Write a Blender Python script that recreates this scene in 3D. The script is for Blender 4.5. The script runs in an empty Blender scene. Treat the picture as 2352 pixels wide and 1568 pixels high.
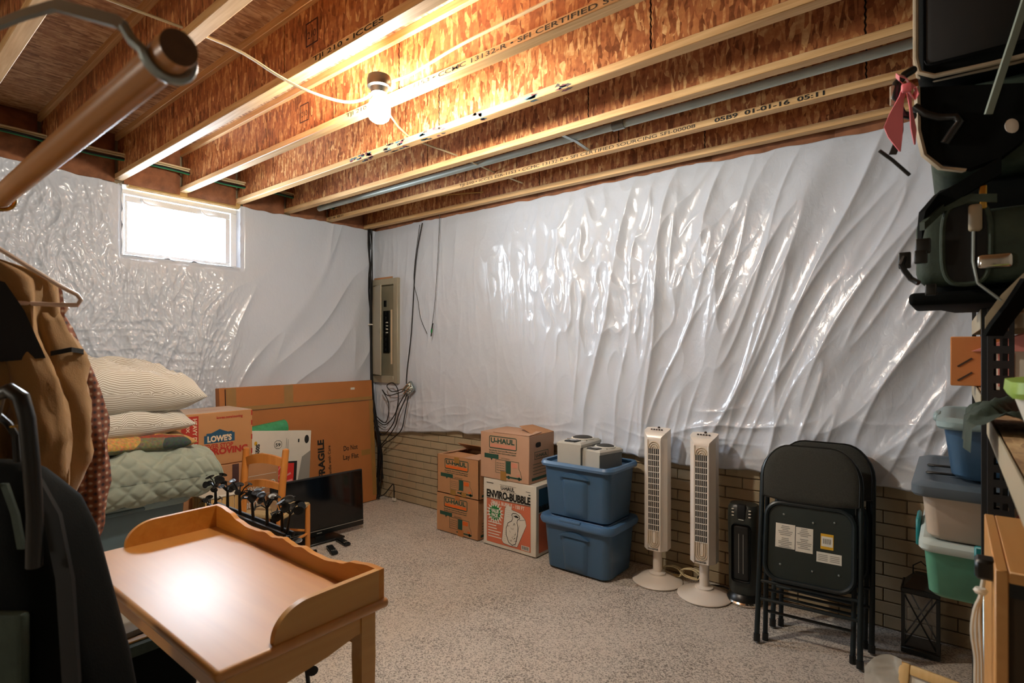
import bpy, bmesh, math, random
import numpy as np
from mathutils import Vector, Matrix, Euler

random.seed(7)
R = math.radians
scene = bpy.context.scene
COL = scene.collection

# ------------------------------------------------------------------ camera, world, lamps, exposure
YAW = R(38.61); FPX = 1267.0; HZ = 799.0
CAMP = Vector((4.478, -3.432, 1.444))
cam_d = bpy.data.cameras.new('camera'); cam = bpy.data.objects.new('camera', cam_d); COL.objects.link(cam)
cam.location = CAMP; cam.rotation_euler = (R(90), 0, YAW)
cam_d.sensor_width = 36.0; cam_d.lens = FPX / 2352 * 36; cam_d.shift_y = (HZ - 784) / 2352
cam_d.clip_start = 0.02
cam_d.dof.use_dof = True; cam_d.dof.focus_distance = 3.6; cam_d.dof.aperture_fstop = 4.5
scene.camera = cam

w = bpy.data.worlds.new('world'); scene.world = w; w.use_nodes = True
wb = w.node_tree.nodes['Background']; wb.inputs[0].default_value = (0.80, 0.90, 1.0, 1); wb.inputs[1].default_value = 30.0
scene.view_settings.view_transform = 'Standard'; scene.view_settings.look = 'None'
scene.view_settings.gamma = 1.0; scene.view_settings.exposure = 1.36; scene.view_settings.use_curve_mapping = False
BULB_E = 330.0
BULB_COL = (1.0, 0.92, 0.79)
FILL_E = 29.0

pl = bpy.data.lights.new('window_portal', 'AREA'); pl.shape = 'RECTANGLE'; pl.size = 0.46; pl.size_y = 0.74
pl.cycles.is_portal = True
po = bpy.data.objects.new('window_portal', pl); COL.objects.link(po)
po.location = (-0.13, -1.757, 2.30); po.rotation_euler = (0, R(-90), 0)

# ------------------------------------------------------------------ helpers
def lin(c):
    c = c.lstrip('#'); o = []
    for i in (0, 2, 4):
        v = int(c[i:i+2], 16) / 255.0
        o.append(v / 12.92 if v <= 0.04045 else ((v + 0.055) / 1.055) ** 2.4)
    return (*o, 1.0)

FWD = Vector((-math.sin(YAW), math.cos(YAW), 0)); RGT = Vector((math.cos(YAW), math.sin(YAW), 0)); UP = Vector((0, 0, 1))
def _ray(px, py): return FWD + RGT * ((px - 1176) / FPX) + UP * ((HZ - py) / FPX)
def at_d(px, py, t): return CAMP + _ray(px, py) * t
def at_y(px, py, y): d = _ray(px, py); return CAMP + d * ((y - CAMP.y) / d.y)
def at_x(px, py, x): d = _ray(px, py); return CAMP + d * ((x - CAMP.x) / d.x)
def at_z(px, py, z): d = _ray(px, py); return CAMP + d * ((z - CAMP.z) / d.z)

class MB:
    def __init__(s): s.v = []; s.f = []
    def add(s, vs, fs, M=None):
        o = len(s.v)
        for p in vs:
            p = Vector(p)
            s.v.append(tuple(M @ p) if M is not None else tuple(p))
        for f in fs: s.f.append(tuple(i + o for i in f))
        return s
    def box(s, x0, x1, y0, y1, z0, z1, M=None):
        vs = [(x, y, z) for x in (x0, x1) for y in (y0, y1) for z in (z0, z1)]
        return s.add(vs, [(0,1,3,2),(4,6,7,5),(0,4,5,1),(2,3,7,6),(0,2,6,4),(1,5,7,3)], M)
    def rbox(s, x0, x1, y0, y1, z0, z1, b=0.01, seg=2, M=None):
        bm = bmesh.new(); bmesh.ops.create_cube(bm, size=1)
        for v in bm.verts:
            v.co = Vector(((x0+x1)/2 + v.co.x*(x1-x0), (y0+y1)/2 + v.co.y*(y1-y0), (z0+z1)/2 + v.co.z*(z1-z0)))
        bmesh.ops.bevel(bm, geom=list(bm.edges), offset=b, segments=seg, profile=0.5, affect='EDGES')
        s.frombm(bm, M); return s
    def frombm(s, bm, M=None):
        bm.verts.index_update()
        s.add([v.co.copy() for v in bm.verts], [[v.index for v in f.verts] for f in bm.faces], M); bm.free()
    def tube(s, pts, r, n=8, closed=False, caps=True, M=None):
        pts = [Vector(p) for p in pts]; m = len(pts)
        rs = r if isinstance(r, (list, tuple)) else [r] * m
        rings = []; prev = None
        for i, p in enumerate(pts):
            a = pts[i-1] if (i > 0 or closed) else p; b = pts[(i+1) % m] if (i < m-1 or closed) else p
            t = (b - a).normalized() if (b - a).length > 1e-9 else Vector((0,0,1))
            if prev is None:
                ref = Vector((0,0,1)) if abs(t.z) < 0.9 else Vector((1,0,0))
                u = t.cross(ref).normalized()
            else:
                u = prev - t * prev.dot(t)
                u = u.normalized() if u.length > 1e-6 else t.orthogonal().normalized()
            prev = u; w_ = t.cross(u)
            rings.append([p + (u * math.cos(2*math.pi*k/n) + w_ * math.sin(2*math.pi*k/n)) * rs[i] for k in range(n)])
        return s.loft(rings, closed=closed, caps=caps and not closed, M=M)
    def loft(s, rings, closed=False, caps=True, M=None):
        n = len(rings[0]); m = len(rings); vs = [p for r in rings for p in r]; fs = []
        for i in range(m if closed else m-1):
            j = (i+1) % m
            for k in range(n):
                l = (k+1) % n
                fs.append((i*n+k, i*n+l, j*n+l, j*n+k))
        if caps: fs.append(tuple(range(n-1, -1, -1))); fs.append(tuple((m-1)*n + k for k in range(n)))
        return s.add(vs, fs, M)
    def lathe(s, prof, n=24, c=(0,0,0), M=None):
        rings = [[(c[0]+r*math.cos(2*math.pi*k/n), c[1]+r*math.sin(2*math.pi*k/n), c[2]+z) for k in range(n)] for r, z in prof]
        return s.loft(rings, M=M)
    def prism(s, poly, o, ex, ey, d, M=None):
        """outline in the plane (o, ex, ey), pushed by the vector d"""
        o, ex, ey, d = Vector(o), Vector(ex), Vector(ey), Vector(d)
        a = [o + ex*p[0] + ey*p[1] for p in poly]; b = [p + d for p in a]
        return s.loft([a, b], M=M)
    def grid(s, P, closed_u=False):
        nu = len(P); nv = len(P[0]); vs = [p for r in P for p in r]
        fs = [(i*nv+j, ((i+1) % nu)*nv+j, ((i+1) % nu)*nv+j+1, i*nv+j+1) for i in range(nu if closed_u else nu-1) for j in range(nv-1)]
        return s.add(vs, fs)
    def strip(s, pts, width, side, th=0.0015, M=None):
        """a flat strap along pts, width across the vector(s) side"""
        pts = [Vector(p) for p in pts]; m = len(pts); rings = []
        for i, p in enumerate(pts):
            sd = Vector(side[i] if isinstance(side, list) else side).normalized()
            t = (pts[min(i+1, m-1)] - pts[max(i-1, 0)]).normalized(); nn = t.cross(sd).normalized()
            wd = width[i] if isinstance(width, list) else width
            rings.append([p - sd*wd/2 - nn*th, p + sd*wd/2 - nn*th, p + sd*wd/2 + nn*th, p - sd*wd/2 + nn*th])
        return s.loft(rings, M=M)
    def build(s, name, mat, parent=None, smooth=True, ang=40):
        me = bpy.data.meshes.new(name); me.from_pydata(s.v, [], s.f)
        bm = bmesh.new(); bm.from_mesh(me); bmesh.ops.recalc_face_normals(bm, faces=bm.faces); bm.to_mesh(me); bm.free()
        return mesh_obj(name, me, mat, parent, smooth, ang)

def mesh_obj(name, me, mat, parent=None, smooth=True, ang=40):
    if mat is not None: me.materials.append(mat)
    if smooth and len(me.polygons):
        me.polygons.foreach_set('use_smooth', [True] * len(me.polygons)); me.set_sharp_from_angle(angle=R(ang))
    o = bpy.data.objects.new(name, me); COL.objects.link(o)
    if parent is not None: o.parent = parent
    return o
def np_mesh(name, V, F, mat, parent=None, smooth=True):
    me = bpy.data.meshes.new(name); V = np.asarray(V, dtype=np.float32); F = np.asarray(F, dtype=np.int32)
    me.vertices.add(len(V)); me.vertices.foreach_set('co', V.ravel())
    me.loops.add(F.size); me.loops.foreach_set('vertex_index', F.ravel())
    me.polygons.add(len(F)); me.polygons.foreach_set('loop_start', np.arange(0, F.size, F.shape[1], dtype=np.int32))
    me.update(calc_edges=True); me.validate()
    return mesh_obj(name, me, mat, parent, smooth, 180)
def thing(name, label, cat, loc=(0,0,0), rz=0, group=None):
    o = bpy.data.objects.new(name, None); COL.objects.link(o); o.empty_display_size = 0.05
    o.location = loc; o.rotation_euler = (0, 0, rz); return tag(o, label, cat, group)
def tag(o, label, cat, group=None):
    o['label'] = label; o['category'] = cat
    if group: o['group'] = group
    return o
def struct(o): o['kind'] = 'structure'; return o
def dup(root, loc, rz=None, label=None):
    r = root.copy(); COL.objects.link(r); r.location = loc
    if rz is not None: r.rotation_euler = (r.rotation_euler[0], r.rotation_euler[1], rz)
    if label: r['label'] = label
    for ch in list(root.children):
        c = ch.copy(); COL.objects.link(c); c.parent = r
        for g in list(ch.children):
            d = g.copy(); COL.objects.link(d); d.parent = c
    return r

# numpy gradient noise
def perlin(x, y, seed=0):
    rng = np.random.RandomState(seed); perm = rng.permutation(256); perm = np.concatenate([perm, perm, perm])
    ang = rng.rand(256) * 2 * np.pi; gx, gy = np.cos(ang), np.sin(ang)
    xi = np.floor(x).astype(int); yi = np.floor(y).astype(int); xf = x - xi; yf = y - yi
    u = xf*xf*xf*(xf*(xf*6-15)+10); v = yf*yf*yf*(yf*(yf*6-15)+10)
    def g(ix, iy, dx, dy):
        h = perm[(perm[ix % 256] + iy) % 256]; return gx[h]*dx + gy[h]*dy
    a = g(xi, yi, xf, yf); b = g(xi+1, yi, xf-1, yf); c = g(xi, yi+1, xf, yf-1); d = g(xi+1, yi+1, xf-1, yf-1)
    return ((a*(1-u)+b*u)*(1-v) + (c*(1-u)+d*u)*v) * 1.5
def sstep(a, b, x): t = np.clip((x-a)/(b-a), 0, 1); return t*t*(3-2*t)

# ------------------------------------------------------------------ materials
MATS = {}
def mat(name, col, rough=0.5, metal=0.0, var=0.08, scale=12, bump=0.0, bscale=80, spec=0.5, coat=0.0, sheen=0.0, trans=0.0, alpha=1.0):
    if name in MATS: return MATS[name]
    m = bpy.data.materials.new(name); m.use_nodes = True; nt = m.node_tree; b = nt.nodes['Principled BSDF']
    b.inputs['Roughness'].default_value = rough; b.inputs['Metallic'].default_value = metal
    b.inputs['Specular IOR Level'].default_value = spec
    b.inputs['Coat Weight'].default_value = coat; b.inputs['Sheen Weight'].default_value = sheen
    b.inputs['Transmission Weight'].default_value = trans; b.inputs['Alpha'].default_value = alpha
    c = lin(col)
    tc = nt.nodes.new('ShaderNodeTexCoord')
    if var > 0:
        n = nt.nodes.new('ShaderNodeTexNoise'); n.inputs['Scale'].default_value = scale; n.inputs['Detail'].default_value = 4
        nt.links.new(tc.outputs['Object'], n.inputs['Vector'])
        r = nt.nodes.new('ShaderNodeValToRGB'); r.color_ramp.elements[0].position = 0.3; r.color_ramp.elements[1].position = 0.7
        r.color_ramp.elements[0].color = tuple(max(0, x*(1-var)) for x in c[:3]) + (1,)
        r.color_ramp.elements[1].color = tuple(min(1, x*(1+var)) for x in c[:3]) + (1,)
        nt.links.new(n.outputs['Fac'], r.inputs['Fac']); nt.links.new(r.outputs['Color'], b.inputs['Base Color'])
    else: b.inputs['Base Color'].default_value = c
    if bump > 0:
        n2 = nt.nodes.new('ShaderNodeTexNoise'); n2.inputs['Scale'].default_value = bscale; n2.inputs['Detail'].default_value = 3
        nt.links.new(tc.outputs['Object'], n2.inputs['Vector'])
        bp = nt.nodes.new('ShaderNodeBump'); bp.inputs['Strength'].default_value = bump; bp.inputs['Distance'].default_value = 0.005
        nt.links.new(n2.outputs['Fac'], bp.inputs['Height']); nt.links.new(bp.outputs['Normal'], b.inputs['Normal'])
    MATS[name] = m; return m
def nodes(m): return m.node_tree.nodes, m.node_tree.links, m.node_tree.nodes['Principled BSDF']

def mat_osb(name, cols, vert=True, rough=0.42):
    m = bpy.data.materials.new(name); m.use_nodes = True; N, L, b = nodes(m)
    b.inputs['Roughness'].default_value = rough
    tc = N.new('ShaderNodeTexCoord'); outs = []
    warp = N.new('ShaderNodeTexNoise'); warp.inputs['Scale'].default_value = 9; L.new(tc.outputs['Object'], warp.inputs['Vector'])
    for k, (rot, sc) in enumerate([(24, 1.0), (-31, 1.25), (78, 1.1)]):
        mp = N.new('ShaderNodeMapping')
        if vert:
            mp.inputs['Rotation'].default_value = (0, R(rot), 0); mp.inputs['Scale'].default_value = (52*sc, 16*sc, 15*sc)
        else:
            mp.inputs['Rotation'].default_value = (0, 0, R(rot)); mp.inputs['Scale'].default_value = (60*sc, 14*sc, 20*sc)
        L.new(tc.outputs['Object'], mp.inputs['Vector'])
        v = N.new('ShaderNodeTexVoronoi'); v.inputs['Scale'].default_value = 1.0; v.inputs['Randomness'].default_value = 1
        L.new(mp.outputs['Vector'], v.inputs['Vector'])
        sp = N.new('ShaderNodeSeparateColor'); L.new(v.outputs['Color'], sp.inputs['Color']); outs.append(sp)
    gt = N.new('ShaderNodeMath'); gt.operation = 'GREATER_THAN'; gt.inputs[1].default_value = 0.5; L.new(outs[0].outputs['Green'], gt.inputs[0])
    mx = N.new('ShaderNodeMix'); mx.data_type = 'FLOAT'; L.new(gt.outputs[0], mx.inputs['Factor']); L.new(outs[1].outputs['Red'], mx.inputs['A']); L.new(outs[0].outputs['Red'], mx.inputs['B'])
    gt2 = N.new('ShaderNodeMath'); gt2.operation = 'GREATER_THAN'; gt2.inputs[1].default_value = 0.72; L.new(outs[2].outputs['Green'], gt2.inputs[0])
    mx2 = N.new('ShaderNodeMix'); mx2.data_type = 'FLOAT'; L.new(gt2.outputs[0], mx2.inputs['Factor']); L.new(mx.outputs['Result'], mx2.inputs['A']); L.new(outs[2].outputs['Red'], mx2.inputs['B'])
    fine = N.new('ShaderNodeTexNoise'); fine.inputs['Scale'].default_value = 45; fine.inputs['Detail'].default_value = 6; L.new(tc.outputs['Object'], fine.inputs['Vector'])
    big = N.new('ShaderNodeTexNoise'); big.inputs['Scale'].default_value = 2.2; L.new(tc.outputs['Object'], big.inputs['Vector'])
    a = N.new('ShaderNodeMath'); a.operation = 'MULTIPLY_ADD'; a.inputs[1].default_value = 0.5; L.new(fine.outputs['Fac'], a.inputs[0])
    s_ = N.new('ShaderNodeMath'); s_.operation = 'MULTIPLY'; s_.inputs[1].default_value = 0.5; L.new(mx2.outputs['Result'], s_.inputs[0]); L.new(s_.outputs[0], a.inputs[2])
    a2 = N.new('ShaderNodeMath'); a2.operation = 'MULTIPLY_ADD'; a2.inputs[1].default_value = 0.35; L.new(big.outputs['Fac'], a2.inputs[0]); L.new(a.outputs[0], a2.inputs[2])
    r = N.new('ShaderNodeValToRGB'); L.new(a2.outputs[0], r.inputs['Fac']); e = r.color_ramp.elements
    e[0].position = 0.38; e[0].color = lin(cols[0]); e[1].position = 0.98; e[1].color = lin(cols[-1])
    for i, cc in enumerate(cols[1:-1]):
        k = e.new(0.38 + 0.6*(i+1)/(len(cols)-1)); k.color = lin(cc)
    L.new(r.outputs['Color'], b.inputs['Base Color'])
    bp = N.new('ShaderNodeBump'); bp.inputs['Strength'].default_value = 0.35; bp.inputs['Distance'].default_value = 0.004
    L.new(mx2.outputs['Result'], bp.inputs['Height']); L.new(bp.outputs['Normal'], b.inputs['Normal'])
    return m
def mat_grain(name, c1, c2, axis=0, rough=0.45, sc=9, coat=0.0, spec=0.5):
    m = bpy.data.materials.new(name); m.use_nodes = True; N, L, b = nodes(m)
    b.inputs['Roughness'].default_value = rough; b.inputs['Coat Weight'].default_value = coat; b.inputs['Coat Roughness'].default_value = 0.15
    b.inputs['Specular IOR Level'].default_value = spec
    tc = N.new('ShaderNodeTexCoord'); mp = N.new('ShaderNodeMapping'); s = [sc*7]*3; s[axis] = sc*0.35; mp.inputs['Scale'].default_value = s
    L.new(tc.outputs['Object'], mp.inputs['Vector']); n = N.new('ShaderNodeTexNoise'); n.inputs['Scale'].default_value = 1; n.inputs['Detail'].default_value = 5; n.inputs['Distortion'].default_value = 0.6
    L.new(mp.outputs['Vector'], n.inputs['Vector']); r = N.new('ShaderNodeValToRGB'); r.color_ramp.elements[0].position = 0.3; r.color_ramp.elements[1].position = 0.7
    r.color_ramp.elements[0].color = lin(c1); r.color_ramp.elements[1].color = lin(c2); L.new(n.outputs['Fac'], r.inputs['Fac']); L.new(r.outputs['Color'], b.inputs['Base Color'])
    return m

M_WEB = mat_osb('osb_web', ['#74401f', '#a5623a', '#bd7c49', '#e4b87e'])
M_SUB = mat_osb('osb_subfloor', ['#8a6549', '#b58a66', '#cba47c', '#e2c49d'], vert=False, rough=0.6)
M_PINE = mat_grain('pine_flange', '#c79a63', '#e2bd88', 0, 0.6)
M_DARKGAP = mat('dark_gap', '#1a110c', 0.9, var=0)
M_VINYL = mat('vinyl_facing', '#c9d0db', 0.2, var=0.02, scale=3)
N, L, b = nodes(M_VINYL)
b.inputs['Specular IOR Level'].default_value = 0.62
tc = N.new('ShaderNodeTexCoord'); n1 = N.new('ShaderNodeTexNoise'); n1.inputs['Scale'].default_value = 38; n1.inputs['Detail'].default_value = 5; n1.inputs['Distortion'].default_value = 0.8
mp = N.new('ShaderNodeMapping'); mp.inputs['Scale'].default_value = (1, 1, 0.55); L.new(tc.outputs['Object'], mp.inputs['Vector']); L.new(mp.outputs['Vector'], n1.inputs['Vector'])
bp = N.new('ShaderNodeBump'); bp.inputs['Strength'].default_value = 0.32; bp.inputs['Distance'].default_value = 0.006
L.new(n1.outputs['Fac'], bp.inputs['Height']); L.new(bp.outputs['Normal'], b.inputs['Normal'])
M_BRICK = mat('painted_brick', '#a8977a', 0.75, var=0.07, scale=5, bump=0.25, bscale=60)
M_MORTAR = mat('painted_mortar', '#8d7c62', 0.85, var=0.06)
M_CONC = mat('concrete', '#a39a8c', 0.85, var=0.08)

M_CARPET = mat('carpet_pile', '#8b7d73', 0.95, var=0, spec=0.1, sheen=0.25)
N, L, b = nodes(M_CARPET)
tc = N.new('ShaderNodeTexCoord'); v = N.new('ShaderNodeTexVoronoi'); v.inputs['Scale'].default_value = 175; L.new(tc.outputs['Object'], v.inputs['Vector'])
sp = N.new('ShaderNodeSeparateColor'); L.new(v.outputs['Color'], sp.inputs['Color'])
n2 = N.new('ShaderNodeTexNoise'); n2.inputs['Scale'].default_value = 2.5; n2.inputs['Detail'].default_value = 3; L.new(tc.outputs['Object'], n2.inputs['Vector'])
ad = N.new('ShaderNodeMath'); ad.operation = 'MULTIPLY_ADD'; ad.inputs[1].default_value = 0.7; L.new(n2.outputs['Fac'], ad.inputs[0]); L.new(sp.outputs['Red'], ad.inputs[2])
r = N.new('ShaderNodeValToRGB'); L.new(ad.outputs[0], r.inputs['Fac']); r.color_ramp.elements[0].position = 0.2; r.color_ramp.elements[0].color = lin('#61564d'); r.color_ramp.elements[1].position = 1.25 if False else 1.0; r.color_ramp.elements[1].color = lin('#cdc2b5')
L.new(r.outputs['Color'], b.inputs['Base Color'])

M_CARD = mat('cardboard', '#b5835a', 0.7, var=0.06, scale=6, bump=0.1, bscale=150)
M_CARD2 = mat('cardboard_orange', '#b3713a', 0.7, var=0.06, scale=4, bump=0.1, bscale=150)
M_CARDP = mat('cardboard_pale', '#bd9579', 0.7, var=0.05, scale=6, bump=0.1, bscale=150)
M_CARDIN = mat('cardboard_inside', '#6b4a30', 0.8)
M_TAPE = mat('packing_tape', '#a07840', 0.25, var=0.05)
M_WHITEC = mat('white_carton', '#d8d2c4', 0.5, var=0.03)
M_GREENP = mat('green_print', '#1f4a3c', 0.6, var=0.05); M_BLACKP = mat('black_print', '#15140f', 0.6, var=0)
M_ORANGEP = mat('orange_print', '#d9641f', 0.6, var=0.04); M_PINKP = mat('pale_orange_print', '#cf8a72', 0.6, var=0.04)
M_SALMON = mat('salmon_print', '#cf7050', 0.55, var=0.08, scale=3); M_REDP = mat('red_print', '#b5301f', 0.6, var=0.04)
M_BLUEP = mat('blue_print', '#1f4f6b', 0.6, var=0.04); M_WHITEP = mat('white_print', '#dcd8cc', 0.6, var=0); M_GREYP = mat('grey_print', '#8f8c84', 0.6, var=0)
M_GREENB = mat('bright_green_print', '#1d7a3c', 0.6, var=0.04); M_CREAMP = mat('cream_print', '#e3c9a8', 0.6, var=0)
M_YELLOWP = mat('yellow_print', '#d6a51e', 0.6, var=0)
M_TOTE = mat('blue_tote_plastic', '#3d5d7b', 0.35, var=0.05, scale=3, bump=0.05, bscale=200)
M_TOTER = mat('blue_tote_rim', '#54769a', 0.33, var=0.04)
M_TOTELID = mat('blue_tote_lid', '#4d7096', 0.33, var=0.05)
M_TOTEG = mat('grey_green_tote', '#5d7178', 0.4, var=0.06); M_TOTEGL = mat('grey_green_lid', '#8ea5a8', 0.38, var=0.06)
M_SPK = mat('silver_plastic', '#b4b1a6', 0.4, var=0.03); M_SPKD = mat('grey_cabinet', '#6a6b66', 0.6, var=0.05)
M_MESH = mat('speaker_cloth', '#3c3a37', 0.9, var=0.1, bump=0.3, bscale=400); M_CHROME = mat('chrome', '#d8d4cc', 0.15, metal=1.0, var=0)
M_BLK = mat('black_plastic', '#121413', 0.35, var=0.1); M_BLKM = mat('black_metal', '#14181a', 0.32, metal=0.3, var=0.1)
M_IRON = mat('wrought_iron', '#1b1c1c', 0.35, metal=0.5, var=0.15, bump=0.1)
M_FAN = mat('cream_white_plastic', '#e6dcd0', 0.28, var=0.02); M_FANBK = mat('fan_dark_inside', '#15130f', 0.8, var=0)
M_FANGR = mat('fan_ridge', '#c9b599', 0.3, var=0.02); M_BTN = mat('brown_button', '#3b2a20', 0.4, var=0)
M_HEAT = mat('heater_charcoal', '#2c302c', 0.4, var=0.08)
M_CHAIRF = mat('chair_frame', '#1f282b', 0.35, metal=0.3, var=0.08); M_CHAIRS = mat('chair_seat_underside', '#16211d', 0.55, var=0.1)
M_PAD = mat('chair_fabric', '#2f2f29', 0.9, var=0.25, scale=220, bump=0.3, bscale=350, sheen=0.1)
M_DESK = mat_grain('desk_wood', '#b97627', '#c98a38', 0, 0.32, sc=4, coat=0.25)
M_DESKY = mat_grain('desk_wood_side', '#b98848', '#c39655', 1, 0.38, sc=4, coat=0.15)
M_DESKTOP = mat_grain('desk_top_wood', '#ae7226', '#b97e30', 0, 0.5, sc=3, coat=1.0, spec=0.6)
M_DESKTOP.node_tree.nodes['Principled BSDF'].inputs['Coat Roughness'].default_value = 0.43; M_DESKTOP.node_tree.nodes['Principled BSDF'].inputs['Coat IOR'].default_value = 1.55
M_CHW = mat_grain('chair_wood', '#c87a30', '#d98e42', 2, 0.35, sc=5, coat=0.2)
M_ROD = mat_grain('rod_wood', '#a8703c', '#b98049', 0, 0.35, sc=6, coat=0.3)
M_STEEL = mat('galvanised_steel', '#9aa3a2', 0.35, metal=0.9, var=0.1); M_CONDUIT = mat('conduit_steel', '#bcc8c0', 0.42, metal=0.15, var=0.12, scale=8)
M_NM = mat('cream_cable', '#d9cba4', 0.45, var=0.05); M_CABLE = mat('black_cable', '#0e0e0f', 0.45, var=0)
M_NMY = mat('yellow_cable', '#caa65a', 0.5, var=0.05); M_WGRN = mat('green_wire', '#1e7a52', 0.5, var=0)
M_BATT = mat('kraft_batt', '#8b5a3c', 0.9, var=0.3, scale=14, bump=0.6, bscale=30)
M_PLATE = mat_grain('sill_plate', '#b8924e', '#c6a162', 1, 0.6)
M_PANEL = mat('panel_beige', '#a39b86', 0.45, metal=0.1, var=0.04); M_PANELD = mat('panel_inside', '#8a8470', 0.5, var=0.04)
M_PVC = mat('window_vinyl', '#e6e8ea', 0.35, var=0.01)
M_TV = mat('tv_glass', '#050608', 0.08, var=0, spec=0.6)
M_KHAKI = mat('khaki_cloth', '#95703f', 0.85, var=0.1, scale=8, bump=0.15, bscale=300, sheen=0.2)
M_COLLAR = mat('dark_collar', '#15171a', 0.8, var=0.15, bump=0.2); M_BAG = mat('black_nylon', '#040706', 0.8, var=0.2, scale=30, bump=0.15, bscale=260, spec=0.12)
M_BAGG = mat('grey_green_nylon', '#364238', 0.65, var=0.2, spec=0.3, scale=25, bump=0.15, bscale=260); M_PIPE = mat('beige_piping', '#9c8f78', 0.6, var=0.1)
M_GAP = mat('bag_black_panel', '#06090a', 0.7, var=0.2); M_RIB = mat('pink_satin', '#ee7a86', 0.35, var=0.05, sheen=0.4)
M_HANG = mat('white_hanger', '#d6bfae', 0.35, var=0.03)
M_POST = mat('shelf_post', '#27282a', 0.5, metal=0.2, var=0.15); M_BEAM = mat('shelf_beam', '#b0a58c', 0.5, var=0.05)
M_BOARD = mat_osb('shelf_particle_board', ['#8a6d4c', '#a88a62', '#b89a70', '#c9ad82'], vert=False, rough=0.8)
M_CLEAR = mat('clear_poly', '#b9ab9b', 0.4, var=0.1, scale=4); M_GLID = mat('slate_lid', '#56636e', 0.4, var=0.08)
M_TEAL = mat('teal_plastic', '#167d80', 0.4, var=0.05); M_GREENT = mat('green_translucent', '#4f8b73', 0.35, var=0.22, scale=7)
M_FROST = mat('frosted_lid', '#b9c6c2', 0.4, var=0.05); M_CABW = mat_grain('cabinet_veneer', '#c48f52', '#d09d60', 1, 0.4, sc=4); M_CABD = mat('cabinet_front_shaded', '#38280f', 0.6, var=0.08)  # cabinet front: brown, darkened further in colour because it faces away from light
M_LIME = mat('lime_lid', '#8fb04c', 0.45, var=0.04); M_WHITEPL = mat('white_plastic', '#d9d6ca', 0.4, var=0.02)
M_PINKPL = mat('pink_plastic', '#d1847a', 0.5, var=0.05); M_FILM = mat('plastic_film', '#b8b4a8', 0.25, var=0.08, trans=0.0, alpha=0.75)
M_BUBBLE = mat('green_bubble_wrap', '#3f9c68', 0.25, var=0.15, scale=25, bump=0.9, bscale=90); M_FRAMEW = mat_grain('frame_wood', '#c9a263', '#d8b57a', 2, 0.5)
M_PURPLE = mat('dark_purple_print', '#4a2c2a', 0.6, var=0.04); M_BRASS = mat('brass', '#c9a04c', 0.25, metal=1.0, var=0)

def mat_stripe(name, c1, c2, sc, axis='Z', rough=0.9, c3=None):
    m = mat(name, c1, rough, var=0, sheen=0.15); N, L, b = nodes(m)
    tc = N.new('ShaderNodeTexCoord'); wv = N.new('ShaderNodeTexWave'); wv.bands_direction = axis; wv.inputs['Scale'].default_value = sc; wv.inputs['Distortion'].default_value = 0.4; wv.inputs['Detail Scale'].default_value = 0.5
    L.new(tc.outputs['Object'], wv.inputs['Vector']); r = N.new('ShaderNodeValToRGB'); r.color_ramp.elements[0].position = 0.35; r.color_ramp.elements[1].position = 0.65
    r.color_ramp.elements[0].color = lin(c1); r.color_ramp.elements[1].color = lin(c2); L.new(wv.outputs['Color'], r.inputs['Fac']); L.new(r.outputs['Color'], b.inputs['Base Color'])
    return m
M_PILLOW = mat_stripe('ticking_stripe', '#e4e0d6', '#aaa08e', 1.0, 'X')
N, L, b = nodes(M_PILLOW); wv = [n for n in N if n.type == 'TEX_WAVE'][0]; wv.inputs['Distortion'].default_value = 0.0; at = N.new('ShaderNodeAttribute'); at.attribute_name = 'stripe'; cx = N.new('ShaderNodeCombineXYZ')
ml = N.new('ShaderNodeMath'); ml.operation = 'MULTIPLY'; ml.inputs[1].default_value = 25.0; L.new(at.outputs['Fac'], ml.inputs[0]); L.new(ml.outputs[0], cx.inputs[0]); L.new(cx.outputs[0], wv.inputs['Vector'])
M_QUILT = mat('sage_quilt', '#9aa292', 0.9, var=0.05, sheen=0.2)
M_FLOR = mat('floral_patchwork', '#a87a4a', 0.9, var=0.0, sheen=0.1)
N, L, b = nodes(M_FLOR); tc = N.new('ShaderNodeTexCoord'); vr = N.new('ShaderNodeTexVoronoi'); vr.inputs['Scale'].default_value = 4.2; vr.distance = 'CHEBYCHEV'; L.new(tc.outputs['Object'], vr.inputs['Vector'])
sp = N.new('ShaderNodeSeparateColor'); L.new(vr.outputs['Color'], sp.inputs['Color']); r = N.new('ShaderNodeValToRGB'); r.color_ramp.interpolation = 'CONSTANT'
r.color_ramp.elements[0].color = lin('#b98d4e'); r.color_ramp.elements[1].position = 0.4; r.color_ramp.elements[1].color = lin('#6e6a4e')
e = r.color_ramp.elements.new(0.62); e.color = lin('#8d3f2c'); e = r.color_ramp.elements.new(0.75); e.color = lin('#3f4a44'); L.new(sp.outputs['Red'], r.inputs['Fac'])
nz = N.new('ShaderNodeTexNoise'); nz.inputs['Scale'].default_value = 70; L.new(tc.outputs['Object'], nz.inputs['Vector']); mm = N.new('ShaderNodeMix'); mm.data_type = 'RGBA'; mm.blend_type = 'OVERLAY'; mm.inputs['Factor'].default_value = 0.8
L.new(r.outputs['Color'], mm.inputs['A']); L.new(nz.outputs['Color'], mm.inputs['B']); L.new(mm.outputs['Result'], b.inputs['Base Color'])
M_PLAID = mat('plaid_cotton', '#6a3f30', 0.9, var=0.0)
N, L, b = nodes(M_PLAID); tc = N.new('ShaderNodeTexCoord'); outs = []
for ax in ('Z', 'Y'):
    wv = N.new('ShaderNodeTexWave'); wv.bands_direction = ax; wv.inputs['Scale'].default_value = 15; L.new(tc.outputs['Object'], wv.inputs['Vector']); outs.append(wv)
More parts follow.
